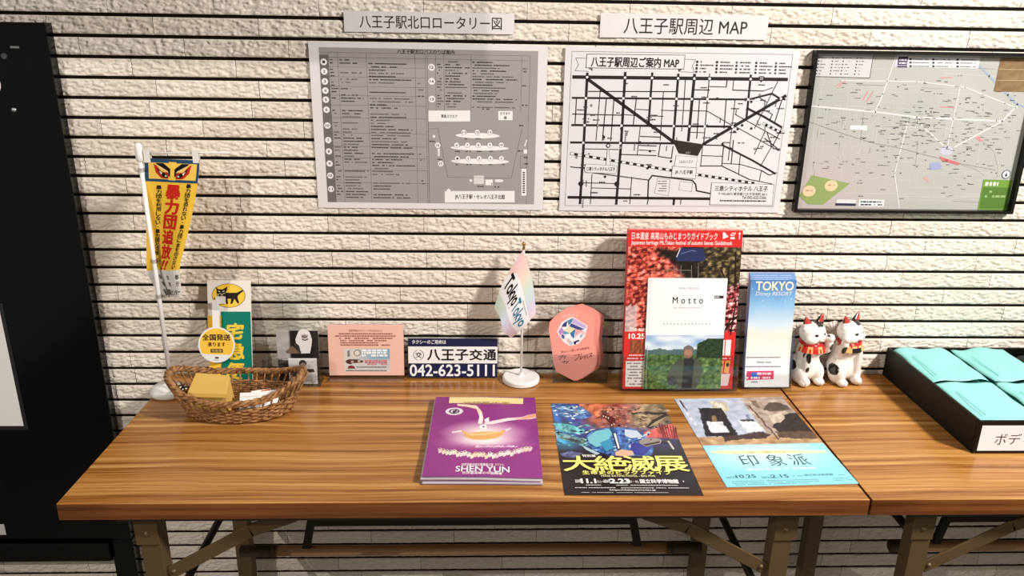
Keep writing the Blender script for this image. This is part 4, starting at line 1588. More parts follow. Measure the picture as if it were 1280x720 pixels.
# ------------------------------------------------------------------ red guidebooks in an upright clear holder
gh = thing('acrylic_holder', 'large clear acrylic holder with red guidebooks on the left table', 'holder', (.9945, .3560, TOP + .0052), (-.128, 0, 0))
panel(gh, 'back_panel', -.1125, .1125, .034, .036, .0022, .285)
panel(gh, 'front_panel', -.1125, .1125, -.002, 0, .0022, .072)
panel(gh, 'base', -.1125, .1125, -.002, .036, .0002, .002)
panel(gh, 'side_panel', -.1125, -.1105, .0002, .0338, .0022, .072)
panel(gh, 'side_panel', .1105, .1125, .0002, .0338, .0022, .072)
obj('foot', box(-.1125, .1125, -.0021, -.0001, -.0047, .0001), CLEAR, gh)
GW, GH = .2135, .3080
pg = plan([(782.5, 291.5), (927, 293.5), (920.5, 486), (772, 484)], GW, GH)
pgx = lambda x, y: (lambda q: (q[0], q[1] + GH / 2))(pg(x, y))
g8 = lambda x, y: pgx(775 + x / 8, 283 + y / 8)
g5 = lambda x, y: pgx(770 + x / 3.43, 280 + y / 3.43)
REDC = (214, 44, 42)
LEAN = -.128
for k in range(5, -1, -1):
    ck = .0042
    s = Sheet(GW, GH, REDC, .0036, cy=GH / 2, back=(226, 120, 112))
    if k == 0:
        def leaves(a, b):
            r1 = nz(a * 24, b * 28, 3) + .7 * nz(a * 52, b * 60, 5)
            big = nz(a * 6 + 9, b * 7, 1)
            redl = pick([(0, (38, 14, 16)), (.36, (120, 34, 30)), (.55, (212, 84, 66)), (.75, (240, 132, 112)), (1, (250, 186, 170))], .52 + .62 * r1 + .25 * big)
            oliv = pick([(0, (22, 18, 14)), (.45, (66, 56, 36)), (.7, (134, 116, 78)), (1, (196, 170, 140))], .42 + .62 * r1)
            dark = pick([(0, (14, 11, 12)), (.6, (40, 32, 26)), (1, (92, 66, 50))], .4 + .5 * r1)
            k1 = max(0, min(1, (.40 - a) * 6 + big * 2.2 + .4 - (3 * (b - .25) if .18 < a < .5 and b > .25 else 0)))
            c = lerp(dark, redl, k1)
            if a > .60:
                c = lerp(c, oliv, max(0, min(1, (a - .60) * 9)))
            if a > .74 and b > .42 + .1 * big:
                c = pick([(0, (20, 10, 12)), (.42, (92, 22, 28)), (.58, (190, 60, 66)), (.72, (236, 196, 192)), (1, (250, 232, 228))], .48 + .75 * r1)
            if .42 < a < .82 and .37 + (.82 - a) * .30 < b < .66 and a + b * .3 < .98 + .06 * big:
                c = pick([(0, (150, 36, 26)), (.5, (222, 84, 50)), (1, (246, 150, 110))], .5 + .6 * r1)
            if a < .10 and b > .68 - .06 * r1:
                c = lerp(c, (206, 200, 206), .7)
            return c
        vt, vb = g5(280, 108)[1], g5(280, 455)[1]
        s.grid(-GW / 2, vb, GW / 2, vt, 96, 84, leaves, 1)
        s.poly([g8(*p) for p in ((572, 240), (815, 240), (845, 340), (800, 362), (545, 358), (535, 345))], (44, 50, 92), 2)
        s.line([g8(*p) for p in ((580, 244), (545, 318))], .0018, (206, 206, 214), 3)
        s.line([g8(*p) for p in ((590, 290), (700, 262), (740, 268))], .0012, (112, 122, 160), 3)
        s.line([g8(*p) for p in ((450, 440), (700, 448))], .0012, (120, 112, 104), 3)
        for x in (520, 590, 700, 770):
            s.line([g8(x, 400), g8(x, 515)], .0010, (132, 128, 120), 3)
        for p0, p1 in (((1075, 640), (1085, 420)), ((1155, 640), (1150, 280)), ((1000, 430), (1060, 560))):
            s.line([g8(*p0), g8(*p1)], .0028, (36, 18, 20), 3)
        for (x0, y0, x1, y1) in ((466, 470, 500, 400), (500, 470, 520, 330), (480, 440, 530, 390)):
            s.line([g5(x0, y0), g5(x1, y1)], .0026, (34, 16, 18), 3)
        s.text('日本遺産 高尾山もみじまつりガイドブック', *g8(86, 155), *g8(958, 100), (252, 234, 230), 3, 0.008)
        s.text('Japanese heritage Mt.Takao festival of autumn leaves Guidebook', *g8(80, 212), *g8(1110, 178), (252, 234, 230), 3, 0.012)
        for x0, x1, lt in ((1010, 1070, '日'), (1085, 1138, '〇'), (1168, 1196, '♀')):
            if lt == '日':
                s.poly([g8(*p) for p in ((1010, 100), (1030, 96), (1070, 140), (1012, 158))], (250, 226, 222), 3)
            elif lt == '〇':
                s.line([g8(*p) for p in ((1138, 106), (1108, 106), (1090, 126), (1122, 128), (1140, 104))], .0016, (250, 226, 222), 3)
                s.rect(*g8(1088, 160), *g8(1134, 142), (250, 226, 222), 3)
            else:
                s.disc(*g8(1182, 110), .0020, (250, 226, 222), 3)
                s.line([g8(1182, 118), g8(1180, 160)], .0014, (250, 226, 222), 3)
        s.rect(-GW / 2, 0, GW / 2, vb, REDC, 2)
        s.text('The autumn', *g5(40, 449), *g5(150, 434), (252, 236, 232), 3, 0.02)
        s.text('10.25', *g5(38, 482), *g5(110, 461), (252, 236, 232), 3, 0.03)
        s.grid(*g5(40, 545), *g5(108, 489), 8, 6, lambda a, b: lerp((70, 30, 28), (210, 120, 70), .5 + .7 * nz(a * 6, b * 6, 11)), 3)
        s.dashes(g5(38, 0 + 553)[0], g5(150, 553)[0], g5(60, 553)[1], .0022, (250, 226, 222), 3, .95)
        s.dashes(g5(30, 567)[0], g5(150, 567)[0], g5(60, 567)[1], .0024, (250, 226, 222), 3, .95)
        s.poly([g5(*p) for p in ((24, 578), (150, 578), (150, 692), (20, 690))], (238, 230, 228), 3)
        for i in range(8):
            u, v = g5(30, 588 + i * 13)
            s.dashes(u, u + .030, v, .0022, (120, 90, 90), 4, .8)
        s.poly([g5(*p) for p in ((440, 492), (505, 492), (502, 560), (440, 560))], (238, 226, 226), 3)
        s.line([g5(478, 494), g5(476, 558)], .002, (206, 60, 60), 4)
        for x in (462, 492):
            s.poly([g5(*p) for p in ((x - 10, 582), (x + 12, 582), (x + 6, 638), (x - 16, 634))], (240, 168, 76), 4)
            s.disc(*g5(x, 600), .0030, (60, 30, 30), 5, .0045)
        s.dashes(g5(448, 572)[0], g5(505, 572)[0], g5(470, 572)[1], .002, (250, 226, 222), 3)
        s.poly([g5(*p) for p in ((440, 640), (505, 640), (496, 692), (440, 692))], (232, 206, 204), 3)
    yy = .0062 + k * ck
    o = s.build('guidebook', GLOSS, None, (.9922 + (.0012 if k % 2 else 0), .3560 + yy * math.cos(LEAN), TOP + .0078 - yy * .1277), (LEAN, 0, 0))
    tag(o, 'front red guidebook with autumn leaves partly hidden by the white booklet' if k == 0 else
        'one of the red guidebooks stacked behind the front one in the clear holder', 'book', 'red guidebooks in the holder')

# white booklet in front of them
MW, MH = .1500, .2170
s = Sheet(MW, MH, (238, 238, 240), .0030, cy=MH / 2, back=(226, 226, 226))
pm_ = plan([(123, 238), (466, 240), (458, 703), (108, 700)], MW, MH)
m5 = lambda x, y: (lambda q: (q[0], q[1] + MH / 2))(pm_(x, y))


def meadow(a, b):
    sky = lerp((132, 170, 212), (226, 232, 238), max(0, min(1, .5 + .9 * nz(a * 5, b * 9, 2) + b)))
    hill = lerp((70, 96, 112), (92, 118, 96), .5 + .5 * nz(a * 6, b * 6, 4))
    grass = pick([(0, (34, 54, 24)), (.5, (84, 116, 56)), (1, (158, 178, 104))], .5 + .5 * nz(a * 34, b * 26, 6) + .45 * nz(a * 12, b * 12, 16))
    tree = lerp((22, 40, 26), (58, 78, 44), .5 + 1.0 * nz(a * 30, b * 30, 7))
    if a > .66 and b < .42 + .06 * nz(a * 9, 0) and b > .06 + .25 * max(0, .8 - a) * 3:
        return tree
    if b < .26 + .03 * nz(a * 8, 1):
        return sky
    if b < .36:
        return hill
    return grass


vt = (m5(120, 471)[1] + m5(460, 471)[1]) / 2
s.grid(-MW / 2, 0, MW / 2, vt, 64, 60, meadow, 1)
F = lambda P_, c, L: s.poly([m5(*p) for p in P_], c, L)
F([(232, 600), (262, 580), (290, 568), (330, 566), (356, 580), (376, 622), (366, 665), (346, 703), (260, 703), (256, 665), (232, 672), (212, 655)], (86, 88, 72), 3)
F([(288, 572), (300, 566), (322, 566), (334, 578), (326, 700), (282, 700)], (44, 44, 48), 4)
F([(214, 655), (240, 640), (262, 668), (250, 690), (220, 680)], (60, 62, 56), 4)
s.disc(*m5(306, 548), .0082, (166, 122, 100), 4, .0105)
F([(284, 545), (286, 522), (306, 512), (328, 522), (330, 545), (320, 532), (292, 532)], (112, 104, 100), 5)
s.disc(*m5(236, 668), .0070, (70, 70, 74), 5, .008)
s.text('HACHIOJI', *m5(258, 285), *m5(340, 274), (150, 150, 152), 3, -0.01, space=1.2)
s.text('Motto', *m5(230, 340), *m5(363, 314), (30, 30, 34), 3, 0.004, space=1.7)
s.dashes(m5(235, 358)[0], m5(355, 358)[0], m5(300, 358)[1], .0014, (190, 190, 192), 3, .8)
for i in range(14):
    u, v = m5(192 + i * 15.6, 424)
    s.rect(u, v - .0013, u + .0022, v + .0013, (170, 170, 172), 3)
s.rect(*m5(412, 320), *m5(452, 309), (50, 50, 54), 3)
s.dashes(m5(414, 314)[0], m5(432, 314)[0], m5(420, 314.5)[1], .002, (236, 236, 238), 4, 1)
s.line([m5(132, 240), m5(120, 700)], .0006, (206, 206, 208), 3)
o = s.build('booklet', GLOSS, None, (1.0000, .3585, TOP + .0086), (LEAN, 0, 0))
tag(o, 'white booklet titled Motto with a meadow photo in front of the red guidebooks', 'booklet')

# ------------------------------------------------------------------ tall blue leaflets
th_ = thing('acrylic_holder', 'narrow clear acrylic holder with tall blue leaflets beside the cat figurines', 'holder', (1.1680, .3680, TOP + .0048), (-.13, 0, 0))
panel(th_, 'back_panel', -.049, .049, .030, .032, .0022, .190)
panel(th_, 'front_panel', -.049, .049, -.002, 0, .0022, .030)
obj('foot', box(-.049, .049, -.0021, -.0001, -.0043, .0001), CLEAR, th_)
panel(th_, 'base', -.049, .049, -.002, .032, .0002, .002)
panel(th_, 'side_panel', -.049, -.047, .0002, .0298, .0022, .110)
panel(th_, 'side_panel', .047, .049, .0002, .0298, .0022, .110)
LW, LH = .0880, .2120
t4 = plan([(80, 100), (337, 104), (326, 690), (68, 684)], LW, LH)
t5 = lambda x, y: (lambda q: (q[0], q[1] + LH / 2))(t4(x, y))
for k in range(6, -1, -1):
    s = Sheet(LW, LH, (96, 140, 196) if k else (236, 236, 240), .0012, cy=LH / 2, back=(206, 214, 228))
    if k:
        s.rect(-LW / 2, LH - .012, LW / 2, LH, (120, 156, 206), 1)
        s.dashes(-.036, .036, LH - .005, .004, (214, 224, 240), 2, .9)
    else:
        def sky(a, b):
            c = pick([(0, (74, 128, 190)), (.3, (136, 184, 224)), (.55, (206, 222, 234)), (.68, (236, 226, 214)), (1, (240, 238, 238))], b + .05 * nz(a * 4, b * 4, 1))
            return c
        s.grid(-LW / 2, .052, LW / 2, LH, 16, 26, sky, 1)
        s.text('TOKYO', *t5(108, 158), *t5(322, 114), (244, 234, 206), 4, 0.02)
        s.text('TOKYO', *t5(110, 160), *t5(324, 116), (132, 122, 110), 3, 0.02)
        s.text('Disney RESORT', *t5(108, 192), *t5(318, 168), (226, 226, 232), 3, 0.0, shear=0.3)
        for x, y in ((90, 150), (314, 208), (150, 214), (280, 216)):
            s.disc(*t5(x, y), .0008, (250, 250, 252), 3)
        s.dashes(t5(86, 0)[0], t5(282, 0)[0], t5(180, 525)[1], .0024, (120, 122, 134), 3, .95)
        s.text('Step into', *t5(138, 558), *t5(222, 546), (84, 84, 96), 3, 0.01)
        s.dashes(t5(84, 0)[0], t5(288, 0)[0], t5(180, 576)[1], .0026, (130, 130, 142), 3, .95)
        s.poly([t5(*p) for p in ((80, 598), (236, 600), (236, 646), (78, 646))], (214, 60, 104), 3)
        s.poly([t5(*p) for p in ((106, 606), (148, 606), (148, 640), (106, 640))], (52, 110, 196), 4)
        s.dashes(t5(84, 0)[0], t5(232, 0)[0], t5(160, 636)[1], .0036, (246, 226, 234), 5, .6)
        s.dashes(t5(152, 0)[0], t5(232, 0)[0], t5(160, 614)[1], .0040, (244, 220, 230), 5, .6)
        s.dashes(t5(120, 0)[0], t5(160, 0)[0], t5(140, 658)[1], .0020, (110, 110, 120), 3)
    lean = -.13
    yy = .0074 + k * .0026

    def bendl(u, v, n, k=k):
        c = .010 * max(0, 1 - v / .07) ** 2 * (1 if k == 0 else .5)
        return (u, -n - c * .55, v)
    o = s.build('tall_leaflet', GLOSS, None, (1.1700 - .0010 * (k % 2), .3680 + yy, TOP + .0074 - yy * .13 + (.0034 * k if k < 4 else .0115)), (lean, 0, .01), bend=bendl, dv=14 if k == 0 else 6)
    tag(o, 'front tall sky blue leaflet titled TOKYO in the narrow clear holder' if k == 0 else
        'one of the tall blue leaflets behind the front one in the narrow holder', 'leaflet', 'tall leaflets in the holder')

# ------------------------------------------------------------------ beckoning cat figurines


def blob(parts, voxel=.0013, smooth=4):
    """one continuous closed surface grown over ellipsoids (centre, radii, tilt x/y/z) and cones for ears"""
    bm = bmesh.new()
    for p in parts:
        M = Matrix.Translation(p[1]) @ (Matrix.Rotation(p[3][2], 4, 'Z') @ Matrix.Rotation(p[3][1], 4, 'Y') @ Matrix.Rotation(p[3][0], 4, 'X') if len(p) > 3 else Matrix())
        if p[0] == 'e':
            bmesh.ops.create_uvsphere(bm, u_segments=24, v_segments=16, radius=1, matrix=M @ Matrix.Diagonal((*p[2], 1)))
        else:
            bmesh.ops.create_cone(bm, cap_ends=True, segments=20, radius1=1, radius2=.16, depth=1, matrix=M @ Matrix.Diagonal((*p[2], 1)))
    me = bpy.data.meshes.new('blob')
    bm.to_mesh(me)
    bm.free()
    o = bpy.data.objects.new('blob', me)
    COL.objects.link(o)
    r = o.modifiers.new('r', 'REMESH')
    r.mode = 'VOXEL'
    r.voxel_size = voxel
    sm = o.modifiers.new('s', 'SMOOTH')
    sm.factor = .5
    sm.iterations = smooth
    dg = bpy.context.evaluated_depsgraph_get()
    out = bpy.data.meshes.new_from_object(o.evaluated_get(dg))
    bpy.data.objects.remove(o)
    return out


def paint(me, fn):
    at = me.color_attributes.new('Col', 'FLOAT_COLOR', 'POINT')
    for i, v in enumerate(me.vertices):
        at.data[i].color = lin(fn(v.co, v.normal))


def cat(name, label, loc, rz, up, head_turn, bibc, spots, sc_=1.0):
    """up = +1: the paw on its own left (image right) is raised; -1 the other"""
    t = thing('cat_figurine', label, 'figurine', loc, (0, 0, rz), 'beckoning cats')
    u = up
    H = Matrix.Translation((0, -.004, .106)) @ Matrix.Rotation(head_turn, 4, 'Z') @ Matrix.Scale(1.1, 4)

    def hp(x, y, z):
        return tuple(H @ Vector((x, y, z)))
    hr = (0, 0, head_turn)
    parts = [('e', (0, .004, .034), (.0285, .0245, .034)),
             ('e', (0, .001, .062), (.0235, .0200, .034)),
             ('e', (-.0175, -.006, .022), (.0135, .0200, .0225)),
             ('e', (.0175, -.006, .022), (.0135, .0200, .0225)),
             ('e', (-.0165, -.0215, .0075), (.0098, .0125, .0078)),
             ('e', (.0165, -.0215, .0075), (.0098, .0125, .0078)),
             ('e', (0, -.008, .072), (.0200, .0150, .022)),
             ('e', (-.0145 * u, -.0190, .042), (.0078, .0085, .034), (.10, 0, 0)),
             ('e', (-.0145 * u, -.0255, .0105), (.0080, .0095, .0085)),
             ('e', (.0215 * u, -.010, .070), (.0085, .0090, .0150), (.25, .6 * u, 0)),
             ('e', (.0265 * u, -.0190, .076), (.0075, .0080, .0130), (.5, .1 * u, 0)),
             ('e', (.0255 * u, -.0235, .090), (.0072, .0074, .0125)),
             ('e', (.0245 * u, -.0255, .101), (.0088, .0085, .0082)),
             ('e', (0, .022, .012), (.012, .010, .010)),
             ('e', hp(0, 0, 0), (.0265, .0220, .0230), hr),
             ('e', hp(-.010, -.008, -.007), (.0155, .0140, .0120), hr),
             ('e', hp(.010, -.008, -.007), (.0155, .0140, .0120), hr),
             ('e', hp(0, -.0205, -.0060), (.0078, .0058, .0056), hr)]
    for sx in (-1, 1):
        parts.append(('c', hp(.0165 * sx, .001, .0225), (.0138, .0072, .0235), (0, .36 * sx, head_turn)))
    me = blob(parts)
    Hi = H.inverted()

    def colr(co, no):
        q = Hi @ co
        white = (240, 236, 232)
        if q.z > .0195 and abs(q.x) > .0075:
            ax_ = abs(q.x) - (.0165 + (q.z - .0225) * .33)
            if q.y < .0010 and abs(ax_) < .0066 * (1 - (q.z - .0195) / .020) + .0004 and no.y < -.25:
                return (176, 62, 52)
            return (30, 26, 28)
        if q.z > .0140 and q.x > -.003 and q.y > -.0135 and co.z > .115:
            return (30, 26, 28)
        if q.y < -.010 and co.z > .09:
            for ex in (-.0095, .0095):
                d = ((q.x - ex) / .0031) ** 2 + ((q.z - .0012) / .0021) ** 2
                if d < 1:
                    return (24, 22, 24)
                if d < 1.7 and q.z > .0012:
                    return (88, 76, 72)
            if ((q.x) / .0022) ** 2 + ((q.z + .0045) / .0014) ** 2 < 1 and q.y < -.02:
                return (196, 110, 104)
            if abs(abs(q.x) - .0028) < .0026 and abs(q.z + .0088) < .0007 and q.y < -.018:
                return (120, 70, 66)
        for (c, r) in spots:
            if sum(((a - b_) / k) ** 2 for a, b_, k in zip(co, c, r)) < 1:
                return (26, 24, 26)
        if co.z < .011 and co.y < -.026:
            for fx in (-.0195, -.0135, .0135, .0195):
                if abs(co.x - fx) < .0007:
                    return (186, 178, 172)
        return white
    paint(me, colr)
    me.materials.clear()
    me.materials.append(GLAZE)
    for p in me.polygons:
        p.use_smooth = True
    link('body', me, t)
    # collar and bib
    bm = bmesh.new()
    add_tube(bm, [(.0208 * math.cos(a), -.0055 + .0178 * math.sin(a), .0875 - .003 * -math.sin(a)) for a in [2 * math.pi * i / 36 for i in range(36)]], .0034, 10, closed=True)
    obj('collar', bm, mat('red glaze', (196, 36, 34), .2), t, smooth=True)
    bm = bmesh.new()
    cl = bm.loops.layers.float_color.new('Col')
    n_ = 24
    A0, A1 = math.radians(180 + bibc[2]), math.radians(360 - bibc[3])
    rows = []
    for ro, (rr, zz) in enumerate(((.0220, .0868), (.0262, .0800), (.0290, .0715), (.0285, .0712), (.0250, .0800), (.0212, .0860))):
        rows.append([bm.verts.new((rr * math.cos(A0 + (A1 - A0) * i / n_), -.0050 + rr * .90 * math.sin(A0 + (A1 - A0) * i / n_), zz)) for i in range(n_ + 1)])
    for j in range(6):
        for i in range(n_):
            A, B = rows[j], rows[(j + 1) % 6]
            f = bm.faces.new((A[i], A[i + 1], B[i + 1], B[i]))
            c = lin(bibc[0](i, j) if j < 2 else bibc[1])
            for l_ in f.loops:
                l_[cl] = c
    bb_ = obj('bib', bm, GLAZE, t, smooth=False)
    return t


GLD = (222, 176, 110)
cat1 = cat('cat', 'white cat figurine with red and gold bib and its paw raised beside the other cat', (1.2615, .4130, TOP + .0004), .20, 1, .24,
           (lambda i, j: (196, 40, 34) if (i // 3) % 2 or (j == 1 and i % 3 == 1) or (j == 1 and i > 9 and i < 12) else GLD, (176, 34, 32), 2, 2),
           [((-.0145, -.026, .062), (.0055, .02, .0115)), ((-.0145, -.028, .037), (.0040, .016, .0060)), ((.028, -.025, .083), (.0045, .010, .0085)),
            ((-.031, .002, .040), (.006, .014, .012)), ((.026, .012, .03), (.008, .012, .012))])
cat2 = cat('cat', 'white cat figurine with a black and gold bib and a raised paw, nearest the tray', (1.3365, .4150, TOP + .0004), .30, -1, .30,
           (lambda i, j: (34, 28, 26) if 9 <= i < 15 and j > 0 else ((196, 40, 36) if j == 0 and i % 4 == 0 else GLD), (40, 32, 28), 2, 2),
           [((-.0275, -.025, .079), (.0048, .012, .0085)), ((-.0300, -.008, .032), (.009, .014, .0115)), ((-.030, .004, .086), (.008, .012, .015)),
            ((.028, -.004, .066), (.006, .012, .018)), ((.028, -.008, .035), (.005, .01, .010))], 1.02)
cat2.scale = (1.06, 1.06, 1.02)
cat1.scale = (1.04, 1.04, 1.0)
# folded fan at the second cat's shoulder
bm = bmesh.new()
cl = bm.loops.layers.float_color.new('Col')
for i in range(8):
    a0, a1 = math.radians(62 + i * 11), math.radians(62 + (i + 1) * 11)
    zoff = .0008 if i % 2 else -.0008
    P = [(.006 * math.cos(a0), 0, .006 * math.sin(a0)), (.006 * math.cos(a1), 0, .006 * math.sin(a1)),
         (.022 * math.cos(a1), -zoff, .022 * math.sin(a1)), (.022 * math.cos(a0), zoff, .022 * math.sin(a0))]
    fr_ = [bm.verts.new(p) for p in P]
    bk_ = [bm.verts.new((p[0], p[1] + .0012, p[2])) for p in P]
    fs = [bm.faces.new(fr_), bm.faces.new(bk_[::-1])] + [bm.faces.new((fr_[(q_ + 1) % 4], fr_[q_], bk_[q_], bk_[(q_ + 1) % 4])) for q_ in range(4)]
    for f in fs:
        for l_ in f.loops:
            l_[cl] = lin((236, 228, 222) if i % 2 else (200, 186, 180))
o = obj('fan', bm, GLAZE, cat2, (-.0170, .0185, .098), (0, -.25, -.1))
o['label'] = 'small white pleated fan'

# ------------------------------------------------------------------ black tray of packets
tr = thing('display_tray', 'black open tray of light teal packets on the right table', 'tray', (1.4365, .1320, TOP + .0004))
TWd, TD, THt = .37, .311, .0605
wv = .005
BLK = mat('black leatherette', (11, 10, 10), .4, spec=.25)
bm = bmesh.new()
add_box(bm, 0, TWd, 0, TD, 0, .004)
obj('bottom', bm, BLK, tr)
for nm, a in (('front_wall', (0, TWd, 0, wv, .0042, THt)), ('back_wall', (0, TWd, TD - wv, TD, .0042, THt)),
              ('side_wall', (0, wv, wv + .0001, TD - wv - .0001, .0042, THt)), ('side_wall', (TWd - wv, TWd, wv + .0001, TD - wv - .0001, .0042, THt))):
    obj(nm, box(*a), BLK, tr, bevel=.0012)
s = Sheet(.19, .0470, (232, 226, 230), .0004, cx=.095, cy=.0235)
s.text('ボ', .0265, .0115, .0465, .0320, (34, 30, 32), 2, -.002)
s.text('デ', .0495, .0115, .0705, .0320, (34, 30, 32), 2, -.002)
s.text('ィ', .0760, .0115, .0900, .0260, (34, 30, 32), 2, -.002)
s.build('paper_label', PAPER, tr, (.0065, -.0008, .0055))['label'] = 'white paper label with black kana'
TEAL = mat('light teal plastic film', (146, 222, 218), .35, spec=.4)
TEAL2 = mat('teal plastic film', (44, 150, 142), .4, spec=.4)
SEAM = (112, 196, 192)


def packet_mesh(w, d, seed):
    bm = bmesh.new()
    nx, ny = 20, 26
    G = []
    for layer in (1, -1):
        rows = []
        for j in range(ny + 1):
            row = []
            for i in range(nx + 1):
                a, b_ = i / nx * 2 - 1, j / ny * 2 - 1
                puff = .0035 * max(0, (1 - a ** 4) * (1 - b_ ** 4)) ** .6
                wave = .0022 * nz(a * 1.3 + seed, b_ * 1.6, seed) + .0016 * a * b_ * math.sin(seed)
                edge = .0018 * (abs(b_) ** 6) * math.sin(a * 5 + seed) - .003 * (abs(a) ** 8) * (1 if layer > 0 else .9)
                x = a * w / 2 + .0012 * math.sin(b_ * 6 + seed) * abs(a)
                y = b_ * d / 2 + .0016 * math.sin(a * 5 + seed * 2) * abs(b_)
                seam = -.0007 if (abs(a + .62) < .06 and abs(b_) < .8 and layer > 0) else 0
                row.append(bm.verts.new((x, y, .004 + layer * (puff * .5 + .0002) + wave + edge + seam)))
            rows.append(row)
        G.append(rows)
    for g, rows in enumerate(G):
        for j in range(ny):
            for i in range(nx):
                q_ = (rows[j][i], rows[j][i + 1], rows[j + 1][i + 1], rows[j + 1][i])
                bm.faces.new(q_ if g == 0 else q_[::-1])
    rim = [(0, i) for i in range(nx)] + [(j, nx) for j in range(ny)] + [(ny, i) for i in range(nx, 0, -1)] + [(j, 0) for j in range(ny, 0, -1)]
    for (a, b_), (c, d_) in zip(rim, rim[1:] + rim[:1]):
        bm.faces.new((G[0][c][d_], G[0][a][b_], G[1][a][b_], G[1][c][d_]))
    me = bpy.data.meshes.new('teal_packet')
    bmesh.ops.recalc_face_normals(bm, faces=bm.faces)
    bm.to_mesh(me)
    bm.free()
    me.materials.append(TEAL)
    for p in me.polygons:
        p.use_smooth = True
    return me


where = {(0, 0): 'front left', (1, 0): 'front right', (0, 1): 'back left', (1, 1): 'back right'}
for (cx, cy), nm in where.items():
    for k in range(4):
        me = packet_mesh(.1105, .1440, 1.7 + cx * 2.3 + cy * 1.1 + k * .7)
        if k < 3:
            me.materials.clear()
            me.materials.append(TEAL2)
        jx, jy = ((0, 0), (.0016, .001), (-.001, -.001), (0, 0))[k]
        z = TOP + .0100 + k * .0144
        o = link('teal_packet', me, None, (1.4365 + .0638 + cx * .1175 + jx, .132 + .0805 + cy * .1500 + jy, z + cy * .003), (.020 if cy else .012, -.012, .008 * (1 if cx else -1)))
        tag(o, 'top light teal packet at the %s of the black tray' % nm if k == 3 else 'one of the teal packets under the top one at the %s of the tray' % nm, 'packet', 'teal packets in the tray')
        if k == 3:
            bm = bmesh.new()
            add_box(bm, -.0390, -.0382, -.058, .030, .0072, .0082)
            s_ = obj('seam', bm, mat('teal seam', SEAM, .4), o)
# black pouch beside them
pk = thing('black_pouch', 'glossy black pouch at the back right of the black tray', 'pouch', (1.4365 + .305, .132 + .225, TOP + .0052))
me = packet_mesh(.105, .14, 5.2)
me.materials.clear()
me.materials.append(mat('glossy black film', (12, 12, 14), .18))
o = link('pouch', me, pk, (0, 0, .030))
o.scale = (1, 1, 2.2)
bm = bmesh.new()
add_tube(bm, [(-.045, -.05, .052), (-.035, .0, .056), (-.03, .05, .052), (0, .06, .05), (.03, .055, .05)], .003, 8)
obj('cord', bm, BLK, pk, smooth=True)
bm = bmesh.new()
add_box(bm, -.05, .05, -.066, .066, .0002, .024)
obj('block', bm, BLK, pk, bevel=.004)

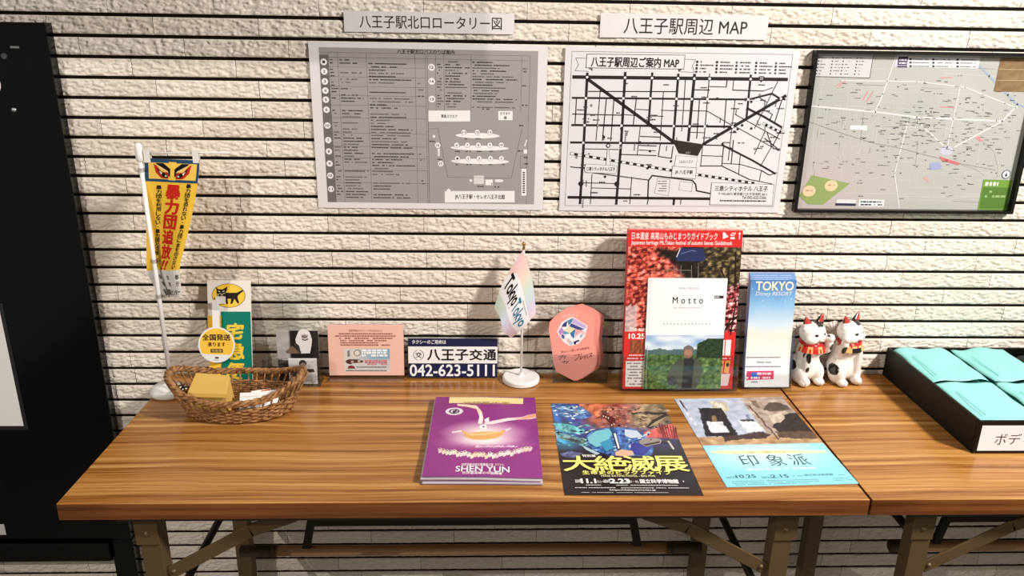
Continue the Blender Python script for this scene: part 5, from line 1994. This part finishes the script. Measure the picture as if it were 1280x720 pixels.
# ------------------------------------------------------------------ purple brochures lying in a stack
BW, BH = .184, .2700
p5_ = plan([(110, 45), (800, 60), (895, 620), (80, 600)], BW, BH)
for k in range(5):
    top = k == 4
    s = Sheet(BW, BH, (138, 44, 128) if top else (206, 196, 206), .0020, back=(186, 170, 182) if k % 2 else (120, 92, 118))
    if top:
        def glow(a, b):
            d1 = math.hypot((a - .5) / .42, (b - .50) / .17)
            d2 = math.hypot((a - .5) / .5, (b - .62) / .10)
            g = max(0, 1 - d1) ** .8 + .55 * max(0, 1 - d2)
            base = lerp((126, 36, 120), (152, 52, 138), .5 + .5 * nz(a * 3, b * 3, 2) + .2 * b)
            return lerp(base, (252, 236, 236), min(1, g * 1.15))
        s.grid(-BW / 2, -BH / 2, BW / 2, BH / 2, 30, 40, glow, 1)
        F = lambda P_, c, L: s.poly([p5_(*p) for p in P_], c, L)
        F([(205, 50), (720, 66), (720, 106), (205, 92)], (238, 222, 158), 2)
        s.text('神韻藝術團', *p5_(300, 106), *p5_(625, 92), (180, 140, 90), 3, 0.01)
        s.disc(*p5_(248, 152), .0158, (236, 226, 236), 2, .0138)
        s.ring(*p5_(248, 152), .0095, .003, (70, 40, 80), 3)
        F([(236, 148), (262, 140), (268, 156), (240, 168)], (60, 40, 72), 3)
        F([(262, 100), (330, 106), (400, 116), (440, 160), (455, 210), (448, 250), (426, 244), (424, 190), (400, 140), (330, 122), (268, 114)], (246, 220, 196), 3)
        F([(430, 160), (448, 190), (450, 240), (420, 244)], (250, 240, 240), 4)
        F([(466, 240), (520, 226), (620, 206), (720, 200), (770, 182), (815, 176), (820, 206), (770, 216), (700, 216), (620, 228), (520, 250), (462, 252)], (240, 226, 232), 3)
        F([(640, 210), (720, 206), (770, 184), (815, 178), (820, 200), (760, 214)], (244, 160, 126), 4)
        F([(462, 218), (492, 200), (496, 232), (470, 238)], (250, 244, 246), 4)
        F([(430, 262), (452, 250), (480, 256), (488, 284), (440, 286)], (250, 244, 246), 4)
        s.disc(*p5_(462, 268), .0022, (90, 60, 90), 5)
        F([(312, 292), (380, 306), (470, 300), (560, 300), (618, 288), (600, 322), (560, 346), (480, 358), (400, 354), (346, 336)], (232, 176, 108), 3)
        F([(330, 300), (400, 316), (480, 310), (600, 298), (560, 312), (470, 326), (380, 326)], (248, 210, 150), 4)
        F([(246, 296), (312, 286), (318, 298), (250, 304)], (248, 232, 230), 3)
        F([(610, 290), (650, 274), (652, 282), (616, 300)], (248, 232, 230), 3)
        cr_ = random.Random(5)
        for i in range(26):
            x = 165 + i * 24.5
            y = 418 + 48 * math.sin(math.pi * (i + .5) / 26) + cr_.uniform(-8, 8)
            F([(x, y - 14), (x + 16, y - 20), (x + 34, y - 8), (x + 26, y + 14), (x + 8, y + 20)], cr_.choice([(240, 214, 190), (236, 226, 226), (228, 196, 206), (246, 230, 210)]), 4)
            s.disc(*p5_(x + 14, y - 12), .0016, (90, 40, 70), 5)
        for i in range(12):
            x = 420 + i * 24
            F([(x, 398 + (i % 3) * 5), (x + 22, 392 + (i % 3) * 5), (x + 24, 408), (x, 412)], cr_.choice([(236, 206, 226), (222, 180, 214), (246, 232, 240)]), 3)
        s.text('世界頂級中国古典舞踊公演', *p5_(336, 535), *p5_(550, 522), (246, 232, 240), 3, 0.02)
        s.text('2026', *p5_(562, 534), *p5_(624, 524), (240, 220, 190), 3)
        s.text('SHEN YUN', *p5_(300, 574), *p5_(662, 544), (250, 246, 250), 4, 0.012)
        s.text('SHEN YUN', *p5_(302, 576), *p5_(664, 546), (70, 20, 70), 3, 0.015)
        s.text('世界最高峰の中国舞踊', *p5_(346, 592), *p5_(614, 580), (246, 232, 240), 3, 0.02)
    seed = k * 1.3

    def bendp(u, v, n, k=k):
        fb = max(0, (-v / BH - .25)) * 2
        return (u, v, n + .0012 * fb * math.sin(u * 26 + k * .9) * (k / 4) + .0006 * k * fb * (.5 - u / BW) + .0004 * k * (1 - abs(u) / BW * 2))
    o = s.build('brochure', GLOSS, None, (.6180 + .0016 * math.sin(k * 2.1), .1815 + .0012 * math.cos(k * 3.0) - .0010 * (4 - k), TOP + .0022 + k * .0023), (0, 0, -.020 + .006 * math.sin(k * 1.7)), bend=bendp, du=6, dv=8)
    tag(o, 'topmost purple brochure of the stack, with a glowing orange boat picture' if top else
        'one of the brochures under the purple top copy of the stack', 'brochure', 'purple brochures')

# ------------------------------------------------------------------ black exhibition flyer
AW, AH = .210, .297
pe = plan([(43, 68), (772, 72), (1025, 672), (133, 672)], AW, AH)
s = Sheet(AW, AH, (24, 22, 26), .0004)


def dusk(a, b):
    c = pick([(0, (36, 96, 160)), (.25, (48, 66, 140)), (.4, (196, 110, 80)), (.6, (150, 70, 66)), (.8, (168, 140, 112)), (1, (120, 104, 88))], a + .08 * nz(a * 5, b * 6, 1))
    d = pick([(0, (60, 150, 190)), (.3, (24, 50, 110)), (.55, (66, 130, 190)), (.75, (60, 60, 130)), (1, (50, 44, 60))], a + .1 * nz(a * 7, b * 7, 3))
    c = lerp(c, d, max(0, min(1, (b - .22) * 5)))
    k = 1 + .5 * nz(a * 16, b * 18, 5)
    c = tuple(max(0, min(255, x * k)) for x in c)
    return lerp(c, (24, 22, 26), max(0, min(1, (b - .48) * 8)))


SH = []
crisp = []


def F(P_, c, L):
    if L >= 5:
        crisp.append((P_, c, L))
    else:
        SH.append((P_, tuple(v_ * .62 for v_ in c), lerp(tuple(min(255, v_ * 1.15 + 8) for v_ in c), (255, 250, 240), .12), 46))


F([(44, 70), (150, 72), (270, 110), (310, 150), (250, 170), (130, 160), (52, 130)], (52, 120, 196), 2)
F([(90, 90), (200, 100), (290, 140), (200, 140)], (126, 186, 226), 3)
F([(215, 72), (330, 72), (380, 130), (350, 160), (270, 110)], (214, 112, 70), 2)
F([(60, 195), (150, 205), (255, 235), (262, 268), (150, 262), (70, 240)], (86, 190, 204), 2)
F([(62, 250), (160, 280), (250, 300), (330, 345), (240, 340), (120, 310), (78, 300)], (110, 160, 166), 3)
F([(90, 290), (180, 300), (330, 352), (210, 332)], (40, 80, 84), 4)
# roaring head
F([(352, 130), (380, 96), (430, 86), (500, 96), (545, 130), (550, 180), (510, 205), (480, 196), (470, 226), (424, 228), (404, 196), (372, 200), (362, 160)], (150, 84, 74), 4)
F([(372, 145), (420, 150), (460, 168), (462, 205), (440, 220), (415, 190), (382, 160)], (92, 36, 36), 5)
for x, y in ((382, 152), (398, 158), (414, 164), (436, 212), (450, 204)):
    F([(x - 4, y - 4), (x + 5, y - 3), (x + 1, y + 12)], (236, 220, 200), 6)
F([(400, 108), (430, 100), (440, 112), (410, 120)], (226, 150, 110), 5)
# tusked skull and ribs
F([(560, 140), (600, 120), (700, 130), (760, 150), (700, 200), (650, 230), (600, 215), (560, 190)], (166, 140, 108), 3)
F([(540, 128), (640, 122), (790, 128), (792, 140), (660, 140), (548, 136)], (40, 34, 34), 4)
F([(660, 226), (700, 180), (790, 132), (806, 150), (740, 200), (690, 236)], (60, 52, 48), 5)
F([(676, 226), (720, 190), (800, 150), (730, 210)], (170, 150, 120), 6)
F([(640, 262), (700, 238), (830, 200), (862, 300), (760, 298), (660, 290)], (206, 78, 72), 4)
for i in range(7):
    F([(740 + i * 18, 200 + i * 4), (746 + i * 18, 198 + i * 4), (778 + i * 14, 298), (772 + i * 14, 298)], (130, 40, 44), 5)
# the globe
F([(262, 300), (300, 255), (370, 232), (460, 226), (560, 232), (640, 262), (690, 320), (706, 370), (690, 410), (560, 420), (440, 416), (330, 380), (280, 340)], (56, 116, 196), 4)
F([(280, 296), (330, 252), (420, 236), (440, 270), (400, 330), (340, 360), (290, 330)], (120, 196, 212), 5)
F([(520, 240), (600, 250), (640, 290), (560, 300), (520, 280)], (196, 210, 232), 5)
F([(560, 330), (660, 330), (690, 370), (640, 410), (560, 400)], (46, 56, 150), 5)
F([(440, 262), (466, 264), (480, 310), (496, 370), (474, 378), (456, 330)], (40, 52, 70), 6)
F([(448, 268), (462, 268), (488, 366), (478, 370)], (226, 236, 240), 7)
F([(360, 330), (430, 300), (446, 360), (400, 390)], (60, 150, 190), 6)
F([(458, 392), (500, 374), (570, 384), (582, 410), (520, 420), (462, 414)], (226, 180, 150), 6)
# grey beast head
F([(610, 320), (650, 300), (720, 298), (760, 310), (752, 336), (700, 346), (660, 358), (640, 346), (620, 336)], (150, 140, 134), 7)
F([(640, 340), (700, 328), (748, 318), (746, 330), (690, 344), (656, 352)], (70, 52, 52), 8)
fr2 = random.Random(31)
for (x0, y0, x1, y1, cols, n_) in ((270, 240, 690, 412, ((150, 206, 226), (226, 238, 246), (30, 70, 150), (60, 130, 200), (24, 44, 110)), 120),
                                   (352, 92, 548, 224, ((206, 128, 104), (84, 36, 34), (178, 96, 82), (232, 176, 140)), 56),
                                   (540, 90, 800, 230, ((206, 180, 140), (70, 56, 46), (150, 120, 90)), 50),
                                   (52, 72, 300, 170, ((150, 200, 236), (30, 70, 140), (226, 240, 250)), 44),
                                   (62, 196, 330, 350, ((170, 226, 230), (30, 84, 100), (90, 180, 190)), 44)):
    for _ in range(n_):
        x, y = fr2.uniform(x0, x1), fr2.uniform(y0, y1)
        w_, h_ = fr2.uniform(6, 26), fr2.uniform(2, 7)
        t_ = fr2.uniform(-.6, .6)
        crisp.append(([(x - w_, y - t_ * w_ * .5), (x, y - h_ + fr2.uniform(-2, 2)), (x + w_, y + t_ * w_ * .5), (x + fr2.uniform(-4, 4), y + h_)], fr2.choice(cols), 2))
crisp.append(([(686, 306), (694, 306), (694, 314), (686, 314)], (20, 20, 22), 8))
F([(760, 312), (800, 304), (830, 330), (826, 376), (812, 372), (806, 330), (770, 328)], (60, 56, 60), 6)
F([(794, 318), (806, 316), (842, 370), (832, 376)], (196, 190, 186), 7)
F([(236, 340), (300, 372), (360, 400), (340, 410), (270, 376)], (170, 200, 216), 5)
F([(100, 400), (180, 384), (260, 402), (160, 440)], (84, 96, 150), 2)
ie = invplan([(43, 68), (772, 72), (1025, 672), (133, 672)], AW, AH)


def dusk_xy(x, y):
    u, v = pe(x, y)
    return dusk(u / AW + .5, .5 - v / AH)


pic = collage(dusk_xy, SH, 4, .07)
vcut = -AH / 2 + AH * .36
s.grid(-AW / 2, vcut, AW / 2, AH / 2, 120, 108, lambda a, b: pic(*ie(-AW / 2 + AW * a, AH / 2 + (vcut - AH / 2) * b)), 1)
s.grid(-AW / 2, -AH / 2, AW / 2, vcut, 12, 8, lambda a, b: (24, 22, 26), 1)
for P_, c, L in crisp:
    s.poly([pe(*p) for p in P_], c, L)
F = lambda P_, c, L: s.poly([pe(*p) for p in P_], c, L)
YL = (248, 240, 130)
for ch, x0, x1, xb0, xb1 in (('大', 140, 322, 130, 326), ('絶', 334, 520, 330, 524), ('滅', 532, 704, 530, 714), ('展', 726, 898, 726, 918)):
    u0, v0 = pe(xb0, 518)
    u1, v1 = pe(x1, 420)
    s.text(ch, min(u0, pe(x0, 420)[0]), v0, u1, v1, YL, 12, 0.018)
s.text('特別展', *pe(248, 427), *pe(330, 410), (248, 244, 236), 13, 0.02)
s.text('生命史のビッグファイブ', *pe(250, 541), *pe(812, 516), YL, 13, 0.03, space=1.15)
s.text('MASS EXTINCTIONS - BIG FIVE', *pe(370, 556), *pe(714, 545), (236, 230, 170), 12, 0.02)
WHT = (246, 246, 246)
s.text('2025年', *pe(202, 596), *pe(238, 572), WHT, 12, 0.02)
s.text('11.1', *pe(242, 598), *pe(330, 570), WHT, 12, 0.045)
s.text('(土)→', *pe(334, 598), *pe(386, 578), WHT, 12)
s.text('2026年', *pe(388, 596), *pe(424, 572), WHT, 12, 0.02)
s.text('2.23', *pe(428, 598), *pe(545, 570), WHT, 12, 0.045)
s.text('(月・祝)', *pe(548, 598), *pe(606, 580), WHT, 12)
s.text('国立科学博物館', *pe(622, 598), *pe(858, 572), WHT, 12, 0.03)
s.dashes(pe(868, 0 + 590)[0], pe(902, 590)[0], pe(880, 585)[1], .003, WHT, 12)
for y, x0, x1 in ((611, 270, 370), (611, 424, 860), (628, 200, 930), (659, 240, 800)):
    s.dashes(pe(x0, y)[0], pe(x1, y)[0], pe(500, y)[1], .0019 if y != 659 else .0011, (206, 206, 208), 12, .9)
s.text('https://daizetsumetsu.jp', *pe(426, 649), *pe(716, 637), WHT, 12, 0.01)
o = s.build('flyer', GLOSS, None, (.8473, .1630, TOP + .0007), (0, 0, -.0134), flat=True)
tag(o, 'black flyer with large yellow lettering lying between the purple stack and the pale blue flyer', 'flyer')

# ------------------------------------------------------------------ pale blue exhibition flyer
pi_ = plan([(25, 92), (700, 85), (1205, 640), (347, 672)], AW, AH)
s = Sheet(AW, AH, (140, 212, 226), .0004)
F = lambda P_, c, L: s.poly([pi_(*p) for p in P_], c, L)


def room(a, b):
    n_ = nz(a * 14, b * 14, 2)
    if b > .84:
        return lerp((150, 112, 78), (214, 186, 146), .5 + .8 * n_)
    if a < .6:
        return lerp((160, 172, 194), (198, 206, 220), .5 + .7 * n_)
    return lerp((132, 112, 100), (196, 182, 168), .5 + .7 * n_ - .3 * (a - .6) + .2 * (1 - b))


vs_ = pi_(200, 386)[1]
vs_ = (vs_ + pi_(960, 378)[1]) / 2
s.grid(-AW / 2, -AH / 2, AW / 2, vs_, 16, 20, lambda a, b: lerp((142, 214, 228), (206, 234, 240), max(0, min(1, 1.1 - math.hypot((a - .45) / .6, (b - .25) / .45)))), 1)
SH = []
F = lambda P_, c, L: SH.append((P_, tuple(v_ * .86 for v_ in c), tuple(min(255, v_ * 1.08 + 5) for v_ in c), 30))
# a plain interior: picture, draped tables, dark chest and lamp in the same tones
F([(250, 112), (340, 112), (372, 170), (286, 172)], (206, 190, 156), 2)
F([(268, 122), (326, 122), (348, 160), (292, 162)], (222, 216, 202), 3)
F([(40, 95), (58, 95), (160, 260), (140, 262)], (206, 212, 226), 3)
F([(48, 98), (60, 98), (110, 170), (100, 176)], (50, 46, 50), 4)
F([(175, 150), (320, 150), (430, 330), (215, 330)], (42, 38, 42), 3)
F([(222, 236), (322, 236), (372, 304), (248, 308)], (228, 230, 238), 5)
F([(432, 232), (530, 232), (606, 300), (476, 302)], (228, 230, 238), 5)
F([(440, 222), (524, 222), (532, 234), (446, 234)], (52, 44, 44), 5)
F([(262, 200), (284, 200), (292, 236), (262, 236)], (150, 120, 84), 5)
F([(476, 190), (496, 190), (504, 222), (478, 222)], (120, 132, 156), 5)
F([(640, 270), (700, 200), (760, 182), (820, 182), (900, 260), (910, 310), (760, 316), (680, 300)], (48, 42, 42), 3)
F([(620, 200), (700, 180), (720, 214), (690, 246), (640, 248)], (206, 190, 172), 4)
F([(580, 160), (620, 118), (690, 118), (756, 156), (720, 170), (620, 172)], (84, 72, 62), 4)
F([(500, 108), (540, 104), (570, 150), (530, 150)], (122, 104, 84), 3)
F([(482, 130), (492, 128), (690, 350), (678, 352)], (96, 74, 62), 5)
F([(330, 330), (460, 318), (560, 300), (640, 320), (600, 345), (420, 352), (340, 366)], (72, 54, 52), 4)
F([(660, 300), (900, 300), (940, 346), (800, 346), (690, 340)], (96, 74, 60), 2)
ii = invplan([(25, 92), (700, 85), (1205, 640), (347, 672)], AW, AH)


def room_xy(x, y):
    u, v = pi_(x, y)
    return room(u / AW + .5, (AH / 2 - v) / (AH / 2 - vs_))


pic2 = collage(room_xy, SH, 5, .05)
s.grid(-AW / 2, vs_, AW / 2, AH / 2, 110, 84, lambda a, b: pic2(*ii(-AW / 2 + AW * a, AH / 2 + (vs_ - AH / 2) * b)), 1)
F = lambda P_, c, L: s.poly([pi_(*p) for p in P_], c, L)
s.text('オルセー美術館所蔵', *pi_(290, 412), *pi_(880, 388), (236, 246, 248), 3, 0.01)
F([(238, 432), (300, 422), (500, 424), (700, 420), (980, 424), (990, 436), (800, 444), (500, 446), (300, 446)], (240, 226, 186), 3)
s.text('いま 室内へ', *pi_(400, 446), *pi_(800, 424), (206, 160, 110), 4, 0.0)
for ch, x0, x1, y0, y1 in (('印', 424, 556, 456, 530), ('象', 598, 730, 452, 528), ('派', 742, 880, 448, 522)):
    u0 = (pi_(x0, y0)[0] + pi_(x0 + 30, y1)[0]) / 2
    u1 = (pi_(x1 - 20, y0)[0] + pi_(x1 + 10, y1)[0]) / 2
    s.text(ch, u0, pi_(x0, y1)[1], u1, pi_(x0, y0)[1], (44, 70, 80), 4, -0.008)
s.text('室内をめぐる物語', *pi_(480, 558), *pi_(925, 532), (240, 250, 252), 3, 0.025)
s.text('2025', *pi_(346, 612), *pi_(412, 598), (70, 110, 124), 3)
s.text('10.25', *pi_(416, 610), *pi_(530, 584), (44, 78, 90), 3, 0.006)
s.text('2026', *pi_(578, 610), *pi_(644, 596), (70, 110, 124), 3)
s.text('2.15', *pi_(648, 608), *pi_(742, 582), (44, 78, 90), 3, 0.006)
s.text('国立西洋美術館', *pi_(862, 592), *pi_(1032, 574), (60, 100, 112), 3)
for y, x0, x1 in ((592, 778, 850), (624, 360, 960), (636, 380, 960), (648, 400, 900), (606, 1040, 1140), (618, 1030, 1170), (584, 1070, 1110)):
    s.dashes(pi_(x0, y)[0], pi_(x1, y)[0], pi_((x0 + x1) / 2, y)[1], .0014, (96, 150, 162), 3, .9)
o = s.build('flyer', PAPER, None, (1.0912, .1873, TOP + .0007), (0, 0, .0397), flat=True)
tag(o, 'pale blue flyer with a painted interior lying at the seam of the two tables', 'flyer')
